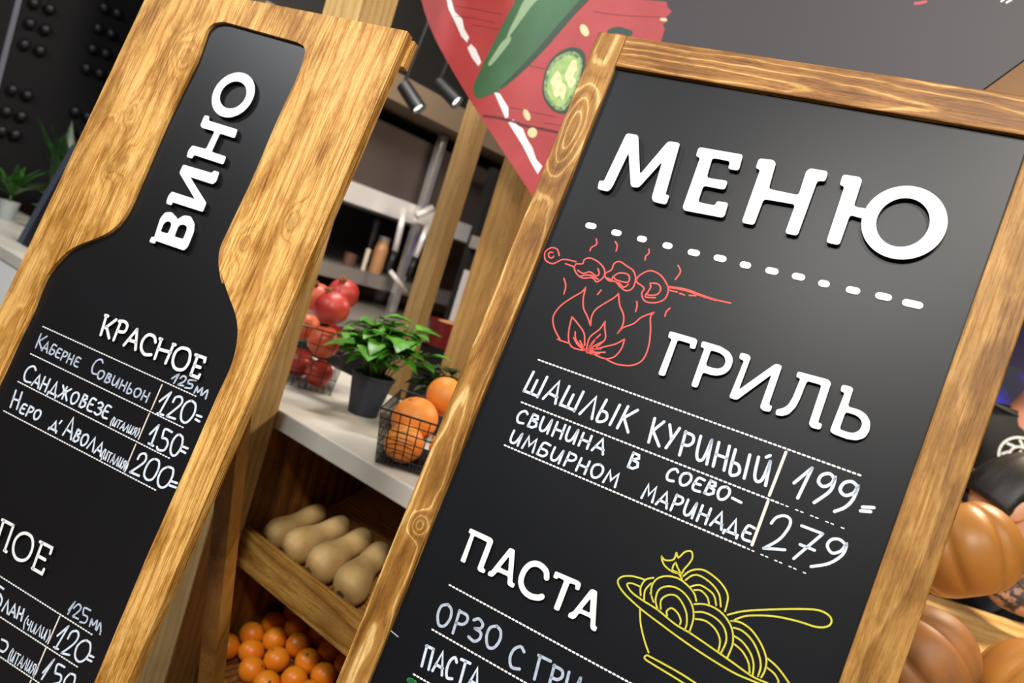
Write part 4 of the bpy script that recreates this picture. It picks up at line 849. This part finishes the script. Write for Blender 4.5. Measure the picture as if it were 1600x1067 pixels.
k1 = kp(587, 420, .12); lathed('storage_jar', 'tall amber jar standing on the steel shelf', 'jar', KM @ Vector((k1.x, .12, 1.126)), [('jar_body', [(0, 0), (.04, 0), (.042, .14), (.034, .17), (.034, .19), (0, .19)], M_ambers), ('lid', [(0, .191), (.036, .191), (.036, .215), (0, .215)], M_steel)])
k2 = kp(569, 414, .1); lathed('spatula', 'ivory handled spatula standing upright on the steel shelf', 'spatula', KM @ Vector((k2.x, .1, 1.126)), [('handle', [(0, 0), (.012, 0), (.014, .12), (.008, .125), (0, .125)], M_ivory), ('blade', [(0, .126), (.006, .126), (.016, .16), (.022, .29), (0, .3)], M_black)])
k4 = kp(545, 410, .14); lathed('storage_jar', 'short brown jar on the steel shelf beside the pine post', 'jar', KM @ Vector((k4.x, .14, 1.126)), [('jar_body', [(0, 0), (.035, 0), (.035, .07), (0, .075)], plain('brown_jar', srgb(96, 64, 50), .4))])
X = stand(591, 470, 0, .941); lathed('plastic_cup', 'white plastic cup on the steel worktop above the potted herb', 'cup', X, [('cup_body', [(0, 0), (.036, 0), (.05, .115), (.047, .115), (.034, .006), (0, .006)], M_whitec)])
X = stand(688, 542, 0, .941); lathed('red_tub', 'dark red tub between the two timber posts left of the menu board', 'tub', X, [('tub_body', [(0, 0), (.072, 0), (.082, .12), (.076, .12), (.068, .01), (0, .01)], M_redj), ('food_fill', [(0, .125), (.04, .118), (.074, .1)], plain('tub_food', srgb(220, 180, 120), .6, c2=srgb(200, 110, 40), nscale=40))])
sheet = kthing('splashback', 'bright steel splashback seen between the two timber posts', 'splashback'); s0, s1 = kp(700, 470, -.3), kp(740, 395, -.3); obj('sheet', bx(2.3, 3.1, -.3, -.285, .942, 1.3), M_shine, sheet); obj('rail', bx(2.28, 3.12, -.36, -.28, 1.43, 1.5), M_steel, sheet); obj('dark_back', bx(2.3, 3.1, -.284, -.24, .942, 1.9), M_dark, sheet)
def spot(lab, px, py, dep, aim):
    t = thing('spotlight', lab, 'spotlight', at(px, py, dep)); q = Vector(aim).normalized().to_track_quat('Z', 'Y'); t.rotation_mode = 'QUATERNION'; t.rotation_quaternion = q
    bm = bmesh.new(); lathe(bm, [(0, -.13), (.032, -.13), (.034, 0), (.029, 0), (.029, -.02), (0, -.02)], 20); obj('housing', bm, M_black, t)
    bm = bmesh.new(); lathe(bm, [(0, -.018), (.028, -.018)], 20); obj('lamp_face', bm, M_lamp, t)
    bm = bmesh.new(); zl = CEIL-at(px, py, dep)[2]; L = q.inverted() @ Vector((0, 0, zl)); tube(bm, [(0, 0, -.13), L], .008, 6); obj('stem', bm, M_black, t)
M_lamp = plain('lamp_face', (1, .97, .92, 1), .5, emit=3)
spot('black cylinder spotlight hanging left under the brown bulkhead', 655, 171, 3.4, (.75, -.2, -.62)); spot('black spotlight at the upper right near the edge of the chilli sign', 715, 160, 3.5, (.7, -.2, -.4))
# knobbed black panel on the left
WS = -3.55
PM = Matrix([[BC[i], -HC[i], (0, 0, 1)[i], (F0+HC*WS)[i]*(i < 2)] for i in range(3)]+[[0, 0, 0, 1]]); PMI = PM.inverted()
def pp_(px, py): return PMI @ Vector(hit(px, py, F0+HC*WS, HC))
rp = thing('knobbed_panel', 'black wall panel with rows of paired round knobs', 'panel', mat=PM)
obj('board', bx(-.5, 2.6, 0, .03, .95, 2.6), plain('black_panel', srgb(13, 13, 15), .7, spec=.25), rp)
M_knob = plain('black_knob', srgb(19, 19, 22), .5)
ZQ = 2.669
kb = bmesh.new(); lathe(kb, [(.019, .0), (.02, .012), (.025, .02), (.028, .032), (.025, .045), (.014, .054), (0, .057)], 20, Matrix.Rotation(D(90), 4, 'X')); first = None
for x, y in ((135,10),(200,35),(118,95),(182,120),(95,182),(160,207),(400,115),(455,137),(377,200),(432,220),(352,282),(407,302),(45,370),(107,392),(20,460),(82,480),(0,540),(58,556),(305,460),(358,482),(285,540),(338,558),(425,30),(480,52),(-30,545),(230,-60),(160,-50)):
    p = pp_(x/ZQ, y/ZQ)
    if first is None: first = obj('knob', kb, M_knob, rp, smooth=True, loc=(p.x, 0, p.z))
    else: c = first.copy(); COL.objects.link(c); c.location = (p.x, 0, p.z)
g0 = pp_(27, 4); obj('trim_strip', bx(g0.x-.012, g0.x+.012, -.015, 0, .95, 2.6), plain('grey_strip', srgb(96, 98, 108), .5), rp)

# ================================================================== RIGHT SIDE: pumpkins, table, people
TZ = .855
W_table = wood('table_wood', srgb(214, 168, 100), srgb(228, 186, 120), srgb(238, 202, 142), 'x', 40, .08, .01, 2.0, warp=.05, line='dark', blotch=.2, seed=9.0)
tb = thing('wooden_table', 'pale wooden table holding the pumpkins beside the menu board', 'table', (1.3, 1.95, 0))
obj('tabletop', bx(-.45, 1.1, -.62, .235, TZ-.035, TZ), W_table, tb, bevel=.004)
for sx, sy in ((-.4, -.57), (1.05, -.57), (-.4, .2), (1.05, .2)): obj('leg', bx(sx-.03, sx+.03, sy-.03, sy+.03, 0, TZ-.035), W_table, tb)
M_pump = plain('pumpkin_skin', srgb(192, 130, 58), .42, c2=srgb(168, 106, 42), nscale=5, bump=.03); M_pumpd = plain('pumpkin_skin_dark', srgb(172, 110, 54), .55, c2=srgb(140, 92, 50), nscale=22, bump=.2); M_pst = plain('pumpkin_stem', srgb(120, 96, 56), .8, noise=.3, nscale=50, bump=.3)
def pumpkin(lab, c, r, flat, m, rx, ry, rz, ribs=9, depth=.09):
    t = thing('pumpkin', lab, 'pumpkin', c, 0, 'pumpkins stacked on the table'); t.rotation_mode = 'QUATERNION'; t.rotation_quaternion = Vector((rx, ry, rz)).to_track_quat('Z', 'Y'); bm = bmesh.new(); prof = []
    for k in range(25):
        a = math.pi*k/24; q = math.sin(a)**.85; z = -math.cos(a)*flat; z *= 1-.28*math.exp(-(q/.28)**2); prof.append((0 if k in (0, 24) else q*r, z*r))
    lathe(bm, prof, 90, None, lambda a, z: 1-depth*(1-abs(math.sin(a*ribs/2)))**2.2); obj('skin', bm, m, t, smooth=True)
    zt = prof[-1][1]; bm = bmesh.new(); tube(bm, [(0, 0, zt-.005), (.002, 0, zt+.02), (.012, .004, zt+.04)], [.017, .011, .013], 10); obj('stem', bm, M_pst, t, smooth=True)
PDE = 1.60
def onT(px, py, r): return hit(px, py, np.array([0, 0, TZ+r]), np.array([0, 0, 1.]))
pumpkin('upper ribbed orange pumpkin on top of the stack beside the menu board', at(1502, 858, 1.63), .114, .86, M_pump, -.45, .35, .85, 7, .1)
pumpkin('darker brown pumpkin under the upper one, partly behind the menu board frame', onT(1434, 1032, .094), .094, .86, M_pumpd, -.75, .35, .5, 7, .1)
pumpkin('pumpkin at the bottom right corner, in front of the pale table top', onT(1618, 1090, .094), .094, .86, M_pump, .6, .1, .75, 7, .1)

def srt(n, c, r=.55): return plain(n, c, r, noise=.15, nscale=30)
M_skin = plain('skin', srgb(214, 160, 128), .5, noise=.08, nscale=12); M_skin2 = plain('skin_tan', srgb(186, 124, 98), .5, noise=.08, nscale=12)
M_hair = plain('black_hair', srgb(24, 20, 20), .5, c2=srgb(44, 38, 36), nscale=120); M_tee = srt('black_tee', srgb(20, 19, 21), .8); M_grey = srt('grey_shirt', srgb(104, 98, 98), .85)
t_ = NT('tattooed_skin'); co = t_.coords(); c_t = t_.ramp(t_.noise(co, 22, 4, .6), [(.44, srgb(198, 148, 118)), (.5, srgb(70, 58, 56)), (.62, srgb(46, 42, 44)), (.68, srgb(176, 130, 108))]); t_.link(c_t, t_.b.inputs['Base Color']); t_.b.inputs['Roughness'].default_value = .5; M_tat = t_.m
def skin_body(par, name, J, E, mats, root, assign=None, sub=2):
    bm = bmesh.new(); vs = [bm.verts.new(p) for p, r in J]
    for a, b in E: bm.edges.new((vs[a], vs[b]))
    me = bpy.data.meshes.new(name); bm.to_mesh(me); bm.free()
    for m in mats: me.materials.append(m)
    o = bpy.data.objects.new(name, me); COL.objects.link(o); o.parent = par
    o.modifiers.new('skin', 'SKIN'); 
    for i, (p, r) in enumerate(J):
        sv = me.skin_vertices[0].data[i]; sv.radius = (r, r) if not isinstance(r, tuple) else r; sv.use_root = (i == root); sv.use_loose = False
    s_ = o.modifiers.new('sub', 'SUBSURF'); s_.levels = sub; s_.render_levels = sub
    # bake so that a single continuous mesh with smooth shading results
    dg = bpy.context.evaluated_depsgraph_get(); ev = o.evaluated_get(dg); nm = bpy.data.meshes.new_from_object(ev); o.modifiers.clear(); o.data = nm
    for m in mats:
        if m.name not in [x.name for x in nm.materials if x]: nm.materials.append(m)
    for p in nm.polygons:
        p.use_smooth = True
        if assign: p.material_index = assign(p.center)
    return o
def hand(J, E, wrist_i, wr, d, side, curl):
    """palm and five fingers grown from the wrist joint"""
    d = Vector(d).normalized(); sd = Vector(side).normalized(); cu = Vector(curl).normalized(); wr = Vector(wr)
    J.append((wr+d*.05, .022)); pi = len(J)-1; E.append((wrist_i, pi))
    for k, (o_, L) in enumerate(((-.03, .066), (-.010, .075), (.011, .07), (.03, .055))):
        base = wr+d*.085+sd*o_; J.append((base, .010)); b = len(J)-1; E.append((pi, b))
        J.append((base+d*L*.5+cu*.012, .009)); E.append((b, b+1)); J.append((base+d*L*.85+cu*.035, .008)); E.append((b+1, b+2))
    base = wr+d*.03-sd*.035; J.append((base, .011)); b = len(J)-1; E.append((pi, b)); J.append((base+d*.035-sd*.018, .0095)); E.append((b, b+1)); J.append((base+d*.06-sd*.02+cu*.012, .008)); E.append((b+1, b+2))
def head_bm(c, fwd, up, s=1.0):
    """head with brow, nose, chin, mouth; local frame fwd/up"""
    f = Vector(fwd).normalized(); u = (Vector(up)-f*Vector(up).dot(f)).normalized(); r = f.cross(u); bm = bmesh.new(); bmesh.ops.create_uvsphere(bm, u_segments=40, v_segments=28, radius=1)
    for v in bm.verts:
        x, y, z = v.co; # x right, y fwd, z up
        X, Y, Z = x*.076, y*.098, z*.118
        if z < 0: X *= 1-.28*z*z; Y = Y*(1-.1*z*z)+(.012*(-z) if y > 0 else -.03*z*z*y)
        if y > .6 and abs(x) < .16 and -.35 < z < .12: Y += .022*(1-abs(x)/.16)*(1-abs(z+.2)/.4 if z < .12 else 0)
        if y > .6 and .02 < z < .22 and .2 < abs(x) < .55: Y -= .010
        if y > .6 and -.62 < z < -.5 and abs(x) < .3: Y += .004
        if y > .5 and z < -.75: Y += .008
        v.co = Vector(c)+(r*X+f*Y+u*Z)*s
    for sg_ in (-1, 1):   # ears
        m = Matrix.Translation(Vector(c)+(r*sg_*.078-f*.008-u*.012)*s) @ Matrix([[r[i], f[i], u[i]] for i in range(3)]).to_4x4() @ Matrix.Diagonal((.010*s, .019*s, .033*s, 1))
        bmesh.ops.create_uvsphere(bm, u_segments=14, v_segments=10, radius=1, matrix=m)
    return bm, f, u, r
def eyes(par, c, f, u, r, s=1.0):
    for sg_ in (-1, 1):
        bm = bmesh.new(); bmesh.ops.create_uvsphere(bm, u_segments=12, v_segments=8, radius=.011*s, matrix=Matrix.Translation(Vector(c)+(r*sg_*.031+f*.080+u*.014)*s)); obj('eye', bm, plain('eye_dark', srgb(60, 48, 44), .3), par, smooth=True)
def hair_bm(c, f, u, r, s=1.0, front=.35, low=-.35):
    bm = bmesh.new(); bmesh.ops.create_uvsphere(bm, u_segments=40, v_segments=28, radius=1); dele = []
    for v in bm.verts:
        x, y, z = v.co
        if (y > front and z < .72) or (z < low) or (abs(x) > .55 and z < .05 and y > -.12): dele.append(v)
        n_ = 1+.02*math.sin(14*math.atan2(y, x)+5*z)
        v.co = Vector(c)+(r*x*.086*n_+f*y*.108*n_+u*z*.129*n_)*s
    bmesh.ops.delete(bm, geom=dele, context='VERTS')
    ret = bmesh.ops.solidify(bm, geom=bm.faces[:], thickness=.008)
    return bm
# person leaning at the table, in profile
p1 = thing('person', 'person with short black hair and a tattooed arm leaning at the table behind the pumpkins', 'person', (1.30, 2.5, 0))
O1 = Vector((1.30, 2.5, 0)); L1 = lambda v: Vector(v)-O1
HS = 1.14; HD1 = Vector(at(1588, 792, 2.05)); f1 = Vector((.82, -.3, -.42)); u1 = Vector((.45, 0, .9))
sh = Vector(at(1545, 845, 2.2)); el = Vector(at(1566, 925, 2.06)); wr1 = Vector(at(1650, 985, 2.0)); el.z = max(el.z, TZ+.085); wr1.z = TZ+.09; nk = HD1-u1.normalized()*.12-f1*.04+Vector((-.02, .05, 0))
chest = nk+Vector((-.07, .2, -.13))
J = [((1.26, 2.66, .55), (.15, .12)), (((chest.x+1.26)/2-.03, (chest.y+2.66)/2+.06, .78), (.14, .11)), (chest, (.15, .11)), (nk+Vector((-.02, .02, -.02)), .058), (nk+Vector((.02, -.01, .06)), .052),
     (sh, .068), (el, .05), (wr1, .03), (chest+Vector((.12, .12, .04)), .065), (Vector((chest.x+.27, chest.y+.12, TZ+.13)), .05), (Vector((chest.x+.38, chest.y-.03, TZ+.11)), .03),
     ((1.36, 2.55, .5), .1), ((1.5, 2.3, .5), .085), ((1.5, 2.28, .08), .05), ((1.2, 2.55, .5), .1), ((1.22, 2.32, .5), .085), ((1.22, 2.3, .08), .05), ((1.5, 2.18, .04), .04), ((1.22, 2.2, .04), .04)]
E_ = [(0, 1), (1, 2), (2, 3), (3, 4), (2, 5), (5, 6), (6, 7), (2, 8), (8, 9), (9, 10), (0, 11), (11, 12), (12, 13), (0, 14), (14, 15), (15, 16), (13, 17), (16, 18)]
J = [(L1(p), r) for p, r in J]
hand(J, E_, 7, L1(wr1), (wr1-el)*1.0, (0, 1, 0), (0, 0, -.3)); hand(J, E_, 10, J[10][0], (.6, -.6, .05), (.7, .7, 0), (0, 0, -.3))
skin_body(p1, 'body', J, E_, [M_tat, M_skin], 0)
hb, f_, u_, r_ = head_bm(L1(HD1), f1, u1, HS)
h1 = obj('head', hb, M_skin, p1, smooth=True); eyes(p1, L1(HD1), f_, u_, r_, HS)
obj('hair', hair_bm(L1(HD1), f_, u_, r_, HS*1.02), M_hair, p1, smooth=True)
def garment(par, name, J, E, mat, root=0): return skin_body(par, name, J, E, [mat], root)
garment(p1, 'shirt', [(L1((1.26, 2.66, .56)), (.165, .135)), (J[1][0], (.155, .125)), (L1(chest), (.162, .122)), (L1(nk)+Vector((-.03, .03, -.05)), .07), (L1(sh), .082), (L1(sh.lerp(el, .35)), .07), (J[8][0], .08), (J[8][0].lerp(J[9][0], .5), .066)], [(0, 1), (1, 2), (2, 3), (2, 4), (4, 5), (2, 6), (6, 7)], M_grey)
garment(p1, 'trousers', [(J[0][0]-Vector((0, 0, .03)), (.17, .14)), (J[11][0], .112), (J[12][0], .097), (J[13][0], .065), (J[14][0], .112), (J[15][0], .097), (J[16][0], .065)], [(0, 1), (1, 2), (2, 3), (0, 4), (4, 5), (5, 6)], srt('dark_trousers', srgb(30, 32, 42), .8))
# standing person in a black T-shirt
nk2 = Vector(at(1618, 640, 2.9)); O2 = Vector((nk2.x, nk2.y, 0)); L2 = lambda v: Vector(v)-O2
p2 = thing('person', 'standing person in a black T-shirt with a round white chest emblem, behind the leaning person', 'person', O2)
zs = nk2.z-.05; cf = Vector((-.45, -.89, 0)); cr = Vector((-cf.y, cf.x, 0))*-1
J2 = [((0, 0, .95), (.16, .11)), ((0, 0, 1.12), (.15, .105)), ((0, 0, zs-.1), (.17, .105)), ((0, 0, nk2.z+.02), .06), ((0, 0, nk2.z+.1), .055)]
E2 = [(0, 1), (1, 2), (2, 3), (3, 4)]
for sg_ in (-1, 1):
    a = len(J2); s_ = cr*sg_*.19; J2 += [(Vector((s_.x, s_.y, zs-.03)), .062), (Vector((s_.x*1.35, s_.y*1.35, zs-.32)), .046), (Vector((s_.x*1.3, s_.y*1.3, zs-.55))+cf*.1, .03)]; E2 += [(2, a), (a, a+1), (a+1, a+2)]
    hand(J2, E2, a+2, J2[a+2][0], cf*.4+Vector((0, 0, -1)), cf, cr*-sg_)
    b = len(J2); l_ = cr*sg_*.1; J2 += [(Vector((l_.x, l_.y, .82)), .095), (Vector((l_.x, l_.y, .48)), .065), (Vector((l_.x, l_.y, .09)), .045), (Vector((l_.x, l_.y, .045))+cf*.14, .04)]; E2 += [(0, b), (b, b+1), (b+1, b+2), (b+2, b+3)]
skin_body(p2, 'body', J2, E2, [M_skin2], 0)
hc2 = Vector((0, 0, nk2.z+.2))+cf*.02; hb, f_, u_, r_ = head_bm(hc2, cf, (0, 0, 1)); obj('head', hb, M_skin2, p2, smooth=True); eyes(p2, hc2, f_, u_, r_); obj('hair', hair_bm(hc2, f_, u_, r_, 1.02), M_hair, p2, smooth=True)
tg_ = [(Vector((0, 0, .9)), (.175, .125)), (Vector((0, 0, 1.12)), (.165, .12)), (Vector((0, 0, zs-.1)), (.182, .118)), (Vector((0, 0, zs+.0)), .085)]; te = [(0, 1), (1, 2), (2, 3)]
for sg_ in (-1, 1): a = len(tg_); s_ = cr*sg_*.19; tg_ += [(Vector((s_.x, s_.y, zs-.03)), .078), (Vector((s_.x*1.25, s_.y*1.25, zs-.22)), .068)]; te += [(2, a), (a, a+1)]
tee = garment(p2, 'shirt', tg_, te, M_tee)
from mathutils.bvhtree import BVHTree
_bt = BVHTree.FromPolygons([v.co for v in tee.data.vertices], [tuple(p.vertices) for p in tee.data.polygons])
ec = L2(at(1594, 712, 2.78)); eh = Vector((-cf.y, cf.x, 0)); eh = eh if eh.x > 0 else -eh
def emblem(polys, lay):
    bm = bmesh.new()
    for P in polys: ribbon(bm, P, .008, 0, .0005, closed=(P[0] == P[-1] and len(P) > 3), sm=len(P) > 3)
    bmesh.ops.subdivide_edges(bm, edges=[e for e in bm.edges if e.calc_length() > .012], cuts=2)
    for v in bm.verts:
        o = Vector((ec.x, ec.y, ec.z))+eh*v.co.x+Vector((0, 0, v.co.z))+cf*.3; h = _bt.ray_cast(o, -cf)
        dd = h[0] if h[0] else o-cf*.3
        v.co = dd+cf*(lay+.001-v.co.y)
    obj('emblem', bm, M_white, p2, 'white round chest emblem')
C_ = lambda r, n=24: [(r*math.cos(2*math.pi*k/n), r*math.sin(2*math.pi*k/n)) for k in range(n+1)]
ring_ = C_(.062); ring_[-1] = ring_[0]; rin = C_(.03, 16); rin[-1] = rin[0]
emblem([ring_, rin], .002)
emblem([[(.036*math.cos(a), .036*math.sin(a)), (.052*math.cos(a+.25), .052*math.sin(a+.25))] for a in [k*.785 for k in range(8)]]+[[(-.012, -.012), (.0, .016), (.013, -.01)]], .002)
garment(p2, 'trousers', [(Vector((0, 0, .88)), (.17, .12))]+[(Vector((cr.x*s*.1, cr.y*s*.1, z)), r) for s in (-1, 1) for z, r in ((.8, .108), (.48, .08), (.1, .065))], [(0, 1), (1, 2), (2, 3), (0, 4), (4, 5), (5, 6)], srt('dark_trousers_b', srgb(26, 28, 36), .8))

# ================================================================== ROOM
M_floor = plain('floor_tile', srgb(120, 112, 104), .4, noise=.15, nscale=3); M_ceil = plain('ceiling_dark', srgb(36, 31, 28), .8); M_wall = plain('wall_dark', srgb(30, 28, 28), .7); M_wallb = plain('wall_brown', srgb(96, 74, 56), .8, noise=.1)
struct('floor', bx(-5.2, 6.2, -3.2, 7.6, -.05, 0), M_floor); struct('ceiling', bx(-5.2, 6.2, -3.2, 7.6, CEIL, CEIL+.05), M_ceil)
struct('wall_left', bx(-5.25, -5.2, -3.2, 7.6, 0, CEIL), M_wall); struct('wall_back', bx(-5.2, 6.2, 7.6, 7.65, 0, CEIL), M_wallb); struct('wall_right', bx(6.2, 6.25, -3.2, 7.6, 0, CEIL), M_wall)
t_ = NT('blue_screen'); co = t_.coords(); n_ = t_.noise(co, 2.6, 4); w_ = t_.node('ShaderNodeTexWave', wave_type='BANDS', bands_direction='DIAGONAL'); t_.link(co, w_.inputs['Vector']); w_.inputs['Scale'].default_value = 1.6; w_.inputs['Distortion'].default_value = 3
c_s = t_.ramp(t_.math('MULTIPLY', n_, w_.outputs['Fac']), [(.1, srgb(6, 4, 40)), (.32, srgb(30, 20, 150)), (.5, srgb(20, 60, 200)), (.62, srgb(230, 120, 110))]); t_.link(c_s, t_.b.inputs['Emission Color']); t_.b.inputs['Emission Strength'].default_value = .8; t_.b.inputs['Base Color'].default_value = (.01, .01, .03, 1)
sc_c = Vector(at(1600, 595, 5.0)); scr = thing('video_screen', 'glowing blue video screen on a stand beyond the two people', 'screen', (sc_c.x, sc_c.y, 0), D(-38))
obj('screen', bx(-.9, .9, -.01, 0, 1.0, 1.72), t_.m, scr); obj('casing', bx(-.93, .93, .001, .06, .97, 1.75), M_black, scr); obj('stand', bx(-.3, .3, .0, .3, 0, .97), M_black, scr)
sf = thing('ceiling_bulkhead', 'brown boxed ceiling bulkhead at the upper right beyond the hanging sign', 'bulkhead'); obj('box', bx(1.2, 4.2, 3.95, 4.6, 2.45, CEIL-.002), plain('brown_soffit', srgb(150, 118, 90), .8, noise=.08), sf)
pl = thing('partition', 'dim purple partition behind the blue screen at the right', 'partition', (sc_c.x+.3, sc_c.y+.5, 0), D(-38)); obj('panel', bx(-1.6, 1.8, 0, .05, 0, 2.35), plain('purple_wall', srgb(92, 80, 120), .8), pl)
